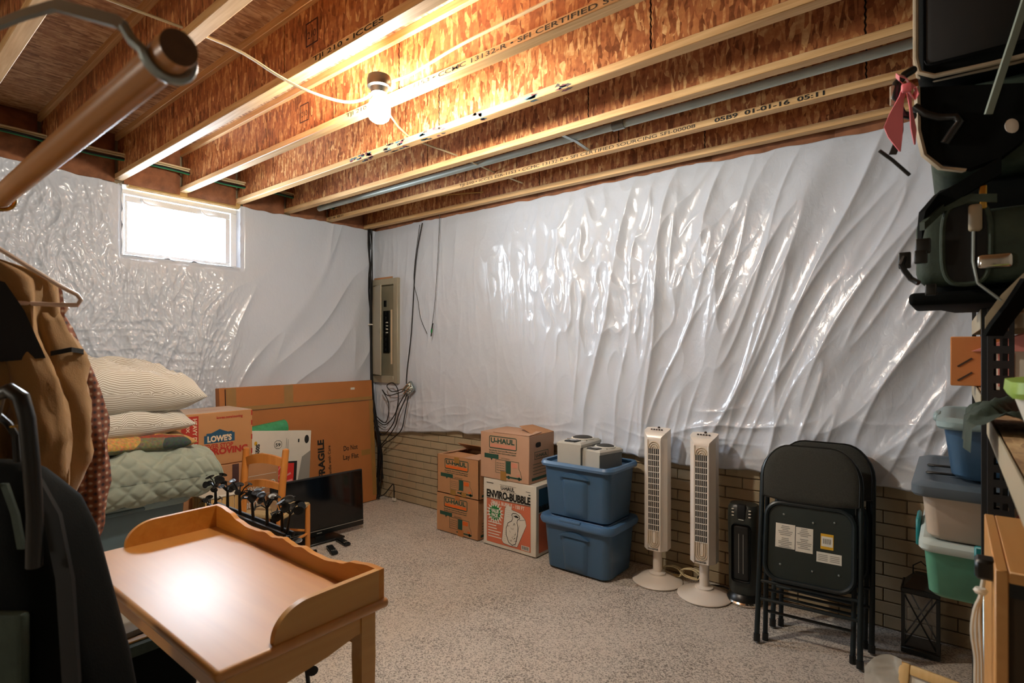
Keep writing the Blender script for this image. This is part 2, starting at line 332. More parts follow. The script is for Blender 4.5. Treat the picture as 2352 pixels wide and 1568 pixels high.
mm = N.new('ShaderNodeMath'); mm.operation = 'ADD'; L.new(outs[0].outputs['Fac'], mm.inputs[0]); L.new(outs[1].outputs['Fac'], mm.inputs[1]); r = N.new('ShaderNodeValToRGB'); dv = N.new('ShaderNodeMath'); dv.operation = 'MULTIPLY'; dv.inputs[1].default_value = 0.5; L.new(mm.outputs[0], dv.inputs[0]); L.new(dv.outputs[0], r.inputs['Fac'])
r.color_ramp.elements[0].color = lin('#2e2a33'); r.color_ramp.elements[1].color = lin('#c7b6a2'); e = r.color_ramp.elements.new(0.35); e.color = lin('#7a4a38'); e = r.color_ramp.elements.new(0.75); e.color = lin('#8c5a44'); L.new(r.outputs['Color'], b.inputs['Base Color'])

def mat_glass(name, tint=(1,1,1,1)):
    m = bpy.data.materials.new(name); m.use_nodes = True; N = m.node_tree.nodes; L = m.node_tree.links; N.remove(N['Principled BSDF'])
    t = N.new('ShaderNodeBsdfTransparent'); t.inputs[0].default_value = tint; g = N.new('ShaderNodeBsdfGlossy'); g.inputs['Roughness'].default_value = 0.02
    f = N.new('ShaderNodeFresnel'); f.inputs[0].default_value = 1.45; x = N.new('ShaderNodeMixShader'); L.new(f.outputs[0], x.inputs[0]); L.new(t.outputs[0], x.inputs[1]); L.new(g.outputs[0], x.inputs[2]); L.new(x.outputs[0], N['Material Output'].inputs[0]); return m
M_GLASS = mat_glass('window_glass')
def mat_emit(name, col, s):
    m = bpy.data.materials.new(name); m.use_nodes = True; N, L, b = nodes(m); b.inputs['Base Color'].default_value = (1,1,1,1); b.inputs['Emission Color'].default_value = (*col, 1); b.inputs['Emission Strength'].default_value = s; return m
M_BULB = mat_emit('lit_bulb', BULB_COL, BULB_E); M_FILLGLOW = mat_emit('added_fill_glow', BULB_COL, FILL_E)  # the second glow belongs to the added fill lamp

# ------------------------------------------------------------------ flat print: lettering and marks lying on a face
FONT_CACHE = {}
def text_geo(body, bold=0.0):
    k = (body, bold)
    if k in FONT_CACHE: return FONT_CACHE[k]
    cu = bpy.data.curves.new('t', 'FONT'); cu.body = body; cu.size = 1; cu.offset = bold; cu.resolution_u = 3
    o = bpy.data.objects.new('t', cu); COL.objects.link(o); dg = bpy.context.evaluated_depsgraph_get(); me = bpy.data.meshes.new_from_object(o.evaluated_get(dg))
    V = [(v.co.x, v.co.y) for v in me.vertices]; F = [tuple(p.vertices) for p in me.polygons]
    bpy.data.objects.remove(o); bpy.data.curves.remove(cu); bpy.data.meshes.remove(me); FONT_CACHE[k] = (V, F); return V, F
class Print:
    def __init__(s, o, ex, ey): s.o, s.ex, s.ey = Vector(o), Vector(ex), Vector(ey); s.n = s.ex.cross(s.ey); s.mb = MB()
    def put(s, V, F, lift=0.001):
        s.mb.add([s.o + s.ex*p[0] + s.ey*p[1] + s.n*lift for p in V], F); return s
    def rect(s, x0, y0, x1, y1, lift=0.001): return s.put([(x0,y0),(x1,y0),(x1,y1),(x0,y1)], [(0,1,2,3)], lift)
    def poly(s, P, lift=0.001): return s.put(P, [tuple(range(len(P)))], lift)
    def frame(s, x0, y0, x1, y1, w, rad=0.0, lift=0.001):
        def rr(a, b_, c, d, r_): 
            if r_ <= 0: return [(a,b_),(c,b_),(c,d),(a,d)]
            P = []
            for cx, cy, st in ((c-r_, b_+r_, -90), (c-r_, d-r_, 0), (a+r_, d-r_, 90), (a+r_, b_+r_, 180)):
                P += [(cx+r_*math.cos(R(st+t)), cy+r_*math.sin(R(st+t))) for t in (0, 22.5, 45, 67.5, 90)]
            return P
        A = rr(x0,y0,x1,y1,rad); B = rr(x0+w,y0+w,x1-w,y1-w,max(rad-w,0.0005) if rad > 0 else 0); n = len(A)
        return s.put(A+B, [(i,(i+1)%n,n+(i+1)%n,n+i) for i in range(n)], lift)
    def line(s, pts, w, lift=0.001):
        for a, b_ in zip(pts[:-1], pts[1:]):
            d = Vector((b_[0]-a[0], b_[1]-a[1])); 
            if d.length < 1e-6: continue
            d.normalize(); n = Vector((-d.y, d.x))*w/2; e = d*w*0.3
            s.put([(a[0]-n.x-e.x,a[1]-n.y-e.y),(b_[0]-n.x+e.x,b_[1]-n.y+e.y),(b_[0]+n.x+e.x,b_[1]+n.y+e.y),(a[0]+n.x-e.x,a[1]+n.y-e.y)], [(0,1,2,3)], lift)
        return s
    def disc(s, cx, cy, r_, n=16, lift=0.001): return s.poly([(cx+r_*math.cos(2*math.pi*k/n), cy+r_*math.sin(2*math.pi*k/n)) for k in range(n)], lift)
    def text(s, body, x, y, w=None, h=None, bold=0.0, rot=0, align='l', lift=0.0014, skew=0.0):
        V, F = text_geo(body, bold); xs = [p[0] for p in V]; ys = [p[1] for p in V]; x0, x1 = min(xs), max(xs)
        sy = (h / 0.72) if h else None
        sx = (w / (x1 - x0)) if w else sy
        if sy is None: sy = sx
        off = {'l': 0, 'c': 0.5, 'r': 1}[align] * (x1 - x0) * sx
        c, q = math.cos(R(rot)), math.sin(R(rot)); P = []
        for p in V:
            a = (p[0]-x0)*sx - off; b_ = p[1]*sy; a += skew*b_; P.append((x + a*c - b_*q, y + a*q + b_*c))
        return s.put(P, F, lift)
    def build(s, name, m, parent): return s.mb.build(name, m, parent, smooth=False)
    def parts(s, name, m, parent):
        for f in list(s.mb.f):
            q = MB(); q.add([s.mb.v[i] for i in f], [tuple(range(len(f)))]); q.build(name, m, parent, smooth=False)

# ------------------------------------------------------------------ floor
fl = MB().box(-0.3, 5.7, -6.4, 0.3, -0.1, -0.004).build('floor', M_CARPET, smooth=False); struct(fl)
nx, ny = 560, 470
X = np.linspace(0.75, 4.5, nx); Yv = np.linspace(-2.75, -0.02, ny); GX, GY = np.meshgrid(X, Yv, indexing='ij')
rs = np.random.RandomState(3)
Hh = 0.005*perlin(GX*95, GY*95, 1) + 0.0035*perlin(GX*150+5, GY*150, 2) + 0.0025*perlin(GX*6, GY*6, 4) + 0.002*rs.rand(nx, ny)
ed = np.minimum.reduce([sstep(0.75, 0.8, GX), 1-sstep(4.45, 4.5, GX), sstep(-2.75, -2.7, GY)])
GZ = (Hh - 0.004) * ed - 0.0035
V = np.stack([GX + 0.002*perlin(GX*110, GY*110, 8), GY + 0.002*perlin(GX*110, GY*110, 9), GZ], -1).reshape(-1, 3)
ii, jj = np.meshgrid(np.arange(nx-1), np.arange(ny-1), indexing='ij'); a = (ii*ny+jj).ravel(); F = np.stack([a, a+ny, a+ny+1, a+1], -1)
cp = np_mesh('carpet_pile', V, F, M_CARPET, fl); cp['kind'] = 'stuff'

# ------------------------------------------------------------------ walls
wb_ = MB().box(-0.25, 5.7, 0.012, 0.25, -0.1, 2.9).build('wall_back', M_MORTAR, smooth=False); struct(wb_)
wl = MB()
for (y0, y1, z0, z1) in ((-6.4, -2.16, -0.1, 2.9), (-1.33, 0.012, -0.1, 2.9), (-2.16, -1.33, -0.1, 2.06), (-2.16, -1.33, 2.58, 2.9)): wl.box(-0.25, -0.012, y0, y1, z0, z1)
wl = wl.build('wall_left', M_MORTAR, smooth=False); struct(wl)
wr = struct(MB().box(5.5, 5.7, -6.4, 0.3, -0.1, 2.9).build('wall_right', M_CONC, smooth=False))
wf = struct(MB().box(-0.25, 5.7, -6.4, -6.2, -0.1, 2.9).build('wall_front', M_CONC, smooth=False))
# bricks cast in the painted concrete below the blanket (each its own piece)
def brick_mesh(Lb, nm):
    return MB().rbox(-Lb/2, Lb/2, -0.012, 0.002, -0.0305, 0.0305, 0.003, 1).build(nm, M_BRICK, wb_, smooth=False)
first = {}
rb = random.Random(5)
for c in range(12):
    z = 0.034 + c*0.067; x = -0.0 - (0.1 if c % 2 else 0.0)
    while x < 4.9:
        x0 = max(x, 0.0); x1 = x + 0.196
        if x1 - x0 > 0.05:
            key = round(x1-x0, 3)
            if key not in first: o = brick_mesh(x1-x0, 'brick'); first[key] = o
            else: o = first[key].copy(); COL.objects.link(o)
            o.location = ((x0+x1)/2, 0.011 + rb.uniform(-0.0012, 0.0012), z)
        x += 0.2

# insulation blankets: quilted white vinyl, folds modelled
def blanket_back():
    nx, nz = 860, 340; x = np.linspace(0.02, 4.95, nx); t = np.linspace(0, 1, nz); XX, T = np.meshgrid(x, t, indexing='ij')
    zb = 0.735 + 0.02*perlin(XX*1.1, XX*0+0.5, 3) - 0.085*(1-sstep(0.2, 1.25, XX)) + 0.012*perlin(XX*6, XX*0+2.5, 6)
    zt = 2.585 + 0.018*perlin(XX*1.3, XX*0+1.5, 4) + 0.012*perlin(XX*7, XX*0+3.5, 5)
    ZZ = zb + (zt-zb)*T
    lean = 0.03 + 0.42*sstep(2.2, 4.0, XX); s = XX - lean*(ZZ-1.7); s = s + 0.05*perlin(XX*1.2, ZZ*1.1, 12)
    long = perlin(s*2.3, ZZ*0.35, 21); fold = (1-np.abs(perlin(s*3.4, ZZ*0.5+3, 22)))**4; fold2 = (1-np.abs(perlin(s*6.5, ZZ*1.1+9, 23)))**5
    right = sstep(1.6, 3.2, XX); h = 0.016*long + fold*(0.010+0.036*right) + fold2*(0.006+0.012*right)
    midm = np.exp(-((XX-2.55)/0.75)**2)*sstep(1.1, 1.7, ZZ)
    h += (0.003+0.016*midm)*(1-np.abs(perlin(s*7.5, ZZ*3.2, 24)))**4 + (0.0015+0.006*midm)*perlin(XX*14+ZZ*5, ZZ*9, 25)
    low = 1-sstep(0.74, 1.05, ZZ); h += low*(0.02*perlin(XX*3, ZZ*5, 26) + 0.012*(1-np.abs(perlin(XX*3, ZZ*12, 27)))**3)
    horiz = sstep(2.8, 3.4, XX)*np.exp(-((ZZ-0.93)/0.13)**2); h += 0.035*horiz*(1-np.abs(perlin((XX+ZZ*1.2)*2, (ZZ-0.25*XX)*7, 28)))**3
    pin = 0.35+0.65*(1-sstep(2.35, 2.6, ZZ)); h *= pin
    flat = 1-0.85*(sstep(-0.06, 0.0, XX)*(1-sstep(0.43, 0.55, XX))*sstep(0.98, 1.1, ZZ)*(1-sstep(2.12, 2.25, ZZ)))
    h = np.clip(h*(0.75-0.16*sstep(2.9, 3.6, XX)), -0.02, 0.09)*flat
    YY = -(0.042 + h) * (0.55+0.45*(1-sstep(2.5, 2.62, ZZ)))
    P = np.stack([XX, YY, ZZ], -1)
    # rolled hem at the bottom and tucked edge at the top
    bot = P[:, 0].copy(); bot[:, 2] -= 0.012; bot[:, 1] += 0.015; bot2 = bot.copy(); bot2[:, 1] = -0.008; bot2[:, 2] += 0.012
    top = P[:, -1].copy(); top[:, 1] = -0.004
    P = np.concatenate([bot2[:, None], bot[:, None], P, top[:, None]], 1); nzz = P.shape[1]
    ii, jj = np.meshgrid(np.arange(nx-1), np.arange(nzz-1), indexing='ij'); a = (ii*nzz+jj).ravel()
    return P.reshape(-1, 3), np.stack([a, a+nzz, a+nzz+1, a+1], -1)
V, F = blanket_back()
bb = np_mesh('insulation_blanket', V, F, M_VINYL); tag(bb, 'wide white vinyl insulation blanket with slanting folds on the long wall behind the fans', 'insulation')
WY0, WY1, WZ0 = -2.135, -1.345, 2.085
def blanket_left():
    ny, nz = 900, 380; y = np.linspace(-4.2, -0.02, ny); t = np.linspace(0, 1, nz); YY, T = np.meshgrid(y, t, indexing='ij')
    zb = 0.74 + 0.015*perlin(YY*2, YY*0+0.5, 33); zt = 2.575 + 0.02*perlin(YY*2.2, YY*0+1.5, 34) + 0.01*perlin(YY*9, YY*0+5.5, 35); ZZ = zb + (zt-zb)*T
    # folds radiate from the window corners
    lean = 0.9*sstep(-1.9, -0.9, YY)*(1-sstep(-0.9, -0.2, YY)*0.6); s = YY - lean*(ZZ-1.7) + 0.05*perlin(YY*1.4, ZZ*1.3, 41)
    lm = 1-sstep(-1.75, -1.25, YY); h = 0.012*perlin(s*2.4, ZZ*0.6, 42) + 0.022*(1-np.abs(perlin(s*3.1, ZZ*0.7, 43)))**4
    cr = s + 0.06*perlin(YY*3, ZZ*3, 48); h += lm*(0.018*(1-np.abs(perlin(cr*8, ZZ*2.2, 44)))**4 + 0.011*(1-np.abs(perlin(cr*17, ZZ*6+YY*2, 45)))**4 + 0.007*(1-np.abs(perlin(YY*30+ZZ*6, ZZ*17, 47)))**4 + 0.003*perlin(YY*40, ZZ*26, 49))
    low = np.exp(-((ZZ-1.45)/0.3)**2)*lm; h += low*0.010*(1-np.abs(perlin(YY*4, ZZ*14, 46)))**3
    h *= 0.4+0.6*(1-sstep(2.3, 2.58, ZZ)); h = np.clip(h, -0.02, 0.08)
    dy = np.maximum(np.maximum(WY0-YY, YY-WY1), 0); dz = np.maximum(WZ0-ZZ, 0); dd = np.sqrt(dy**2+dz**2)
    XX = (0.035 + h*sstep(0.0, 0.12, dd)) * (0.35+0.65*sstep(0, 0.04, dd))
    P = np.stack([XX, YY, ZZ], -1)
    bot = P[:, 0].copy(); bot[:, 2] -= 0.012; bot[:, 0] = 0.0; top = P[:, -1].copy(); top[:, 0] = 0.002
    P = np.concatenate([bot[:, None], P, top[:, None]], 1); nzz = P.shape[1]
    ii, jj = np.meshgrid(np.arange(ny-1), np.arange(nzz-1), indexing='ij')
    cy = P[:-1, :-1, 1]; cz = P[:-1, :-1, 2]; keep = ~((cy > WY0-0.012) & (cy < WY1+0.006) & (cz > WZ0))
    a = (ii*nzz+jj)[keep].ravel(); return P.reshape(-1, 3), np.stack([a, a+1, a+nzz+1, a+nzz], -1)
V, F = blanket_left()
bl = np_mesh('insulation_blanket', V, F, M_VINYL); tag(bl, 'white crinkled vinyl insulation blanket around the basement window', 'insulation')
# vinyl tucked round the window reveal
rv = MB()
def reveal(a, b_, n=14):
    rows = []
    for k in range(n+1):
        p = Vector(a).lerp(Vector(b_), k/n); j = 0.012*math.sin(k*1.7)+0.006*math.sin(k*4.1); rows.append([(0.022, p.y + (j if a[1] == b_[1] else 0)*0.4, p.z + (j if a[1] != b_[1] else 0)), (-0.012, p.y, p.z+(0.5*j if a[1] != b_[1] else 0)), (-0.1, p.y, p.z)])
    rv.grid(rows)
reveal((0, WY0-0.01, 2.58), (0, WY0-0.01, WZ0-0.005)); reveal((0, WY0-0.01, WZ0-0.005), (0, WY1+0.01, WZ0-0.005)); reveal((0, WY1+0.01, WZ0-0.005), (0, WY1+0.01, 2.58))
rv.build('window_wrap', M_VINYL, bl)

# window
win = MB(); fx0, fx1 = -0.10, -0.055; y0, y1, z0, z1 = WY0-0.015, WY1+0.015, WZ0-0.02, 2.56
for (a, b_, c, d) in ((y0, y1, z1-0.035, z1), (y0, y1, z0, z0+0.035), (y0, y0+0.04, z0+0.035, z1-0.035), (y1-0.045, y1, z0+0.035, z1-0.035)): win.rbox(fx0, fx1, a, b_, c, d, 0.004, 1)
win = win.build('window_1', M_PVC); struct(win)
sf = MB()
for (a, b_, c, d) in ((y0+0.045, y1-0.05, z1-0.085, z1-0.04), (y0+0.045, y1-0.05, z0+0.038, z0+0.06), (y0+0.045, y0+0.065, z0+0.06, z1-0.085), (y1-0.085, y1-0.05, z0+0.06, z1-0.085)): sf.rbox(-0.09, -0.062, a, b_, c, d, 0.004, 1)
sf.build('sash_frame', M_PVC, win)
MB().box(-0.08, -0.076, y0+0.06, y1-0.08, z0+0.055, z1-0.08).build('pane', M_GLASS, win, smooth=False)
for yy in (-2.0, -1.6):
    q = [(-0.045, yy+0.075*math.sin(t*math.pi/10), 2.487-0.03*math.sin(math.pi*t/10)-0.01*(t/10)) for t in range(0, 6)]
    lt = MB().tube([(-0.05, yy, 2.51), (-0.045, yy, 2.495)] + [(-0.045, yy+0.012*k, 2.487-0.016*math.sin(min(k, 5)/5*math.pi/2)+0.002*max(0, k-5)) for k in range(1, 9)], 0.007, 6); lt.build('latch', M_PVC, win)
MB().rbox(-0.05, 0.012, -2.1, -1.33, 2.563, 2.60, 0.003, 1).build('head_plate', M_PLATE, wl)

# ------------------------------------------------------------------ ceiling: subfloor and wooden I-joists
JZ = 2.597; ceil_ = MB().box(-0.25, 5.7, -6.4, 0.3, 2.9, 2.93).build('ceiling', M_SUB, smooth=False); struct(ceil_)
FT = {0: 'b', 1: 'b'}
JOFF = {0: 2.1, 1: 1.74+0.0, 2: 0.56, 3: 1.091, 4: 1.249, 5: 0.966, 6: 1.8, 7: 0.7, 8: 1.5, 9: 1.1, 10: 0.8, 11: 1.4, 12: 1.0}
def web_panel(xa, xb, y):
    m = MB(); n = 16; L0 = [(xa+0.0015+(0.004 if k % 2 else 0.0), 2.632+k*(2.865-2.632)/n) for k in range(n+1)]; L1 = [(xb-0.0015-(0.0 if k % 2 else 0.004), 2.632+k*(2.865-2.632)/n) for k in range(n, -1, -1)]
    m.prism(L0+L1, (0, y-0.005, 0), (1,0,0), (0,0,1), (0,0.010,0)); return m
for k in range(13):
    ye = -(0.153+0.4064*k); yc = ye+0.027
    j = MB().rbox(0.0, 5.5, ye, ye+0.054, 2.863, 2.9, 0.002, 1).build('joist', M_PINE, ceil_)
    if k < 10:
        xs = [0.0]; x = JOFF[k]
        while x > 1.3: x -= 1.2192
        while x < 5.5:
            if x > 0.05: xs.append(x)
            x += 1.2192
        xs.append(5.5)
        for a, b_ in zip(xs[:-1], xs[1:]): web_panel(a, b_, yc).build('web_panel', M_WEB, j, smooth=False)
        MB().box(0.0, 5.5, yc-0.002, yc+0.002, 2.63, 2.87).build('web_core', M_DARKGAP, j, smooth=False)
    else: MB().box(0.0, 5.5, yc-0.005, yc+0.005, 2.63, 2.87).build('web_panel', M_WEB, j, smooth=False)
    MB().rbox(0.0, 5.5, ye, ye+0.054, JZ, JZ+0.035, 0.0025, 1).build('bottom_flange', M_PINE, j)
    p = Print((0, ye-0.0005, JZ), (1,0,0), (0,0,1))
    if k == 1: p.text('TJI 210 \u2022 ICCES ESR-1153 \u2022 CCMC 13132-R \u2022 SFI CERTIFIED SOURCING SFI-00008', 1.70, 0.008, w=1.72, h=0.019); p.text('05B9  01-01-16  05:11', 3.52, 0.008, w=0.5, h=0.021, bold=0.02); p.text('01-16  05:11', 0.06, 0.009, w=0.22, h=0.018, bold=0.02)
    elif k == 4: p.text('TJI 210 \u2022 ICCES ESR-1153 \u2022 CCMC 13132-R \u2022 SFI CERTIFIED SOURCING', 2.09, 0.008, w=1.75, h=0.019, bold=0.01)
    elif k == 5: p.text('TJI 210 \u2022 ICCES', 2.45, 0.008, w=0.45, h=0.019, bold=0.01)
    if k in (1, 4, 5): p.build('lettering', M_BLACKP, j)
    if k in (4, 5):
        q = Print((0, yc-0.0055, 2.70), (1,0,0), (0,0,1)); xx = {4: 1.62, 5: 2.36}[k]
        q.frame(xx, 0, xx+0.09, 0.10, 0.006); q.text('210', xx+0.015, 0.03, w=0.06, h=0.03); q.build('stamp', M_PURPLE, j)
    if k == 3:
        rr = random.Random(9); pq = {c: MB() for c in ('#7a4650', '#4f6f7c', '#59504e')}
        for x in (1.58, 1.66, 1.74, 1.9, 2.02, 2.2, 2.32, 2.6, 2.95, 3.1):
            for _ in range(5):
                cx, cz = x+rr.uniform(-.03, .05), JZ+rr.uniform(.004, .03); pr_ = [(cx+rr.uniform(.008, .028)*math.cos(a), min(max(cz+rr.uniform(.003, .012)*math.sin(a), JZ+.001), JZ+.034)) for a in [2*math.pi*k/8 for k in range(8)]]
                q = list(pq.values())[rr.randrange(3)]; q.add([(a, ye-.0006, b_) for a, b_ in pr_], [tuple(range(8))])
                if rr.random() < .5: q.add([(a, ye+(b_-JZ)*1.2, JZ-.0006) for a, b_ in pr_], [tuple(range(8))])
        for c, q in pq.items():
            o = q.build('paint_mark', mat('paint_'+c[1:], c, 0.6, var=0.3, scale=30), j, smooth=False); o['kind'] = 'stuff'
# kraft-faced batts stuffed between joist ends at the two walls
def batt(x0, x1, ya, yb, z0, z1, seed):
    rng = np.random.RandomState(seed); rows = []; n, m_ = 12, 9; along_y = (yb-ya) > (x1-x0)
    for i in range(n+1):
        u = i/n; row = []
        for q in range(m_+1):
            v_ = q/m_; bulge = (math.sin(math.pi*u)**0.5)*(math.sin(math.pi*v_)**0.5); d = 0.02+0.05*bulge+0.025*rng.rand()*bulge
            if along_y: row.append((x0+d, ya+(yb-ya)*u, z0+(z1-z0)*v_))
            else: row.append((x0+(x1-x0)*u, yb-d, z0+(z1-z0)*v_))
        rows.append(row)
    return MB().grid(rows)
for k in range(8):
    ya = -(0.153+0.4064*(k+1))+0.054; yb = -(0.153+0.4064*k)
    batt(0.0, 0.1, ya, yb, 2.575, 2.9, k).build('insulation_batt', M_BATT, wl)
batt(0.0, 0.1, -0.153, -0.0, 2.6, 2.9, 77).build('insulation_batt', M_BATT, wl)
for k in range(8): batt(0.02+0.66*k, 0.02+0.66*(k+1), -0.14, 0.01, 2.57, 2.88, 100+k).build('insulation_batt', M_BATT, wb_)

# ------------------------------------------------------------------ pipes, cables and the bulb on the ceiling
cd = thing('conduit', 'long galvanised conduit pipe running between the joists near the long wall', 'pipe', (0,0,0))
MB().tube([(0.15, -0.715, 2.66), (5.3, -0.715, 2.66)], 0.021, 14).build('pipe', M_CONDUIT, cd)
MB().tube([(3.02, -0.715, 2.66), (3.09, -0.715, 2.66)], 0.026, 14).build('coupling', M_STEEL, cd)
MB().strip([(2.78, -0.92, 2.625), (2.78, -0.715, 2.636), (2.78, -0.57, 2.625)], 0.022, (1,0,0)).build('strap', M_STEEL, cd)
def cable(name, pts, r, m, label, cat='cable', n=6, group=None):
    # smooth the path
    P = [Vector(p) for p in pts]; out = []
    for i in range(len(P)-1):
        p0 = P[max(i-1,0)]; p1 = P[i]; p2 = P[i+1]; p3 = P[min(i+2,len(P)-1)]
        for t in (0, .25, .5, .75):
            out.append(0.5*((2*p1)+(-p0+p2)*t+(2*p0-5*p1+4*p2-p3)*t*t+(-p0+3*p1-3*p2+p3)*t**3))
    out.append(P[-1]); o = MB().tube(out, r, n).build(name, m)
    return tag(o, label, cat, group) if label else o
BX, BY = 2.448, -1.855
cable('power_cable', [(2.05, -3.3, 2.72), (2.12, -2.78, 2.69), (2.22, -2.42, 2.65), (2.27, -2.24, 2.585), (2.31, -2.12, 2.55), (2.36, -1.98, 2.54), (2.41, -1.90, 2.57), (BX-0.02, BY, 2.63)], 0.006, M_NM, 'white cable drooping from the joist to the lit bulb')
cable('power_cable', [(BX, BY+0.03, 2.655), (2.6, -1.795, 2.662), (2.9, -1.792, 2.69), (3.3, -1.79, 2.70), (4.2, -1.79, 2.72)], 0.0065, M_NM, 'white cable running along the joist right of the bulb')
cable('power_cable', [(BX-0.06, BY+0.04, 2.62), at_z(935, 310, 2.645), at_z(1045, 355, 2.65), at_z(1130, 393, 2.655), at_z(1200, 420, 2.66)], 0.0055, M_NM, 'white cable crossing two joists beyond the bulb')
cable('power_cable', [(2.02, -0.52, 2.66), (0.7, -0.535, 2.68)] if False else [at_z(760, 480, 2.70), at_z(1000, 450, 2.70), at_z(1250, 430, 2.68), at_z(1500, 395, 2.70), at_z(1900, 310, 2.72)], 0.005, M_NMY, 'yellow cable sagging behind the joist nearest the long wall')
for i, (dx, dz, m, nm) in enumerate([(0, 0, M_NM, 'pale'), (0.018, 0.01, M_NM, 'cream'), (-0.012, 0.016, M_NMY, 'yellow'), (0.02, -0.014, M_CABLE, 'black'), (0.008, -0.02, M_WGRN, 'green')]):
    pts = [(0.13+dx-0.02*k/8, -3.6+0.42*k, 2.735+dz-(0.018 if k % 2 else 0)*(1 if i > 2 else 0.3)) for k in range(9)]
    cable('power_cable', pts, 0.006, m, nm + ' cable of the bunch threaded through the joists above the window', group=None)
lamp = thing('ceiling_bulb', 'lit bare bulb in a black lampholder on a ceiling joist', 'lamp', (BX, BY, 2.60))
MB().lathe([(0.02, 0.075), (0.05, 0.072), (0.054, 0.05), (0.052, 0.025), (0.04, 0.02), (0.036, -0.005), (0.02, -0.012)], 24).build('lampholder', M_BLK, lamp)
MB().lathe([(0.0, -0.135), (0.024, -0.133), (0.042, -0.12), (0.051, -0.096), (0.051, -0.07), (0.042, -0.045), (0.022, -0.02), (0.018, -0.01), (0.0, -0.009)], 24).build('bulb', M_BULB, lamp)
fill_lamp = thing('added_fill_lamp', 'added fill light globe hung from a joist, unseen behind the camera', 'lamp', (2.3, -5.0, 1.62))  # invented lamp out of view, added to brighten the near side of the room
MB().lathe([(.05, .975), (.05, .95), (.02, .94), (.004, .93), (.004, .16), (.03, .15), (.035, .105), (.02, .10)], 16).build('cord_and_cap', M_BLK, fill_lamp)
MB().lathe([(0, -.12), (.05, -.109), (.09, -.08), (.115, -.03), (.12, 0), (.115, .03), (.09, .08), (.03, .116), (0, .118)], 24).build('globe', M_FILLGLOW, fill_lamp)

# ------------------------------------------------------------------ breaker panel
pn = thing('breaker_panel', 'beige electrical panel with half open door on the blanket near the corner', 'electrical panel', (0.0, 0, 0))
YF = -0.075; p = MB()
for (a, b_, c, d) in ((0.005, 0.06, 1.11, 2.105), (0.365, 0.425, 1.11, 2.105), (0.06, 0.365, 1.11, 1.18), (0.06, 0.365, 2.045, 2.105)): p.rbox(a, b_, YF, -0.035, c, d, 0.004, 1)
p.build('cover', M_PANEL, pn); MB().box(0.06, 0.365, -0.045, -0.04, 1.18, 2.045).build('dead_front', M_PANELD, pn, smooth=False)
dm = Matrix.Translation((0.068, YF, 0)) @ Matrix.Rotation(R(-22), 4, 'Z')
d_ = MB().rbox(0, 0.285, -0.012, 0.0, 1.19, 2.035, 0.004, 1, M=dm).build('door', M_PANEL, pn)
MB().rbox(0.262, 0.284, -0.018, -0.012, 1.58, 1.63, 0.003, 1, M=dm).build('latch', M_PANELD, d_)
MB().box(0.2, 0.285, -0.06, -0.045, 1.40, 1.80).build('breaker_row', M_BLK, pn, smooth=False)
for k in range(4): MB().rbox(0.252, 0.275, -0.072, -0.06, 1.585+k*0.032, 1.597+k*0.032, 0.002, 1).build('switch', M_WHITEP, pn)
lb = MB().box(0.295, 0.318, -0.0465, -0.045, 1.29, 1.81).build('circuit_list', M_CREAMP, pn, smooth=False)
for k in range(8): MB().rbox(0.205, 0.245, -0.066, -0.06, 1.41+k*0.05, 1.445+k*0.05, 0.002, 1).build('breaker', M_BLK, pn)
MB().rbox(0.2, 0.235, -0.055, -0.045, 1.84, 1.9, 0.002, 1).build('main_breaker', M_BLK, pn)
tg = MB().box(0.03, 0.32, -0.05, -0.03, 2.105, 2.125).build('torn_edge', M_CARD, pn, smooth=False)

# cables in the corner
rc = random.Random(21)
for i in range(9):
    ox, oz = rc.uniform(-0.02, 0.02), 0
    pts = [(0.03+rc.uniform(-0.02, 0.06), -0.12+rc.uniform(-0.03, 0.03), 2.72), (0.055+ox*1.3, -0.105+rc.uniform(-0.02, 0.02), 2.45), (0.06+ox, -0.1+rc.uniform(-0.02, 0.012), 2.0), (0.062+ox*0.5, -0.1+rc.uniform(-0.012, 0.012), 1.68), (0.075+ox*0.6, -0.1+rc.uniform(-0.01, 0.01), 1.15), (0.12+ox, -0.11+rc.uniform(-0.02, 0.02), 0.82), (0.19+ox, -0.11, 0.6)]
    lo = 0.0 if i < 4 else 0.35
    pts += [(0.2+ox*0.8, -0.1+rc.uniform(-0.02, 0.02), 0.35)] + ([(0.19+ox, -0.11, 0.1), (0.2+ox, -0.13, 0.012)] if i < 5 else [(0.18+ox*3, -0.09, 0.2)])
    cable('data_cable', pts, 0.0055, M_CABLE, 'black cable of the bundle hanging down the corner beside the panel', group='black cables in the corner')
tag(MB().lathe([(0.02, 0), (0.028, 0.002), (0.028, 0.012), (0.02, 0.014)], 12, (0.062, -0.1, 1.665)).build('cable_tie', M_WHITEPL), 'white tie around the black cable bundle in the corner', 'cable tie')
sp_ = thing('cable_splitter', 'small grey coax splitter block hanging below the breaker panel', 'splitter', (0.62, -0.1, 1.075))
sm = Matrix.Rotation(R(-38), 4, 'Y')
MB().rbox(-0.06, 0.06, -0.015, 0.015, -0.045, 0.045, 0.003, 1, M=sm).build('body', M_STEEL, sp_)
for k in range(4):
    for q in (0, 1): MB().tube([sm @ Vector((-0.045+k*0.028, -0.015-0.0*q, -0.02+0.04*q)), sm @ Vector((-0.045+k*0.028, -0.038, -0.02+0.04*q))], 0.007, 8).build('connector', M_CHROME, sp_)
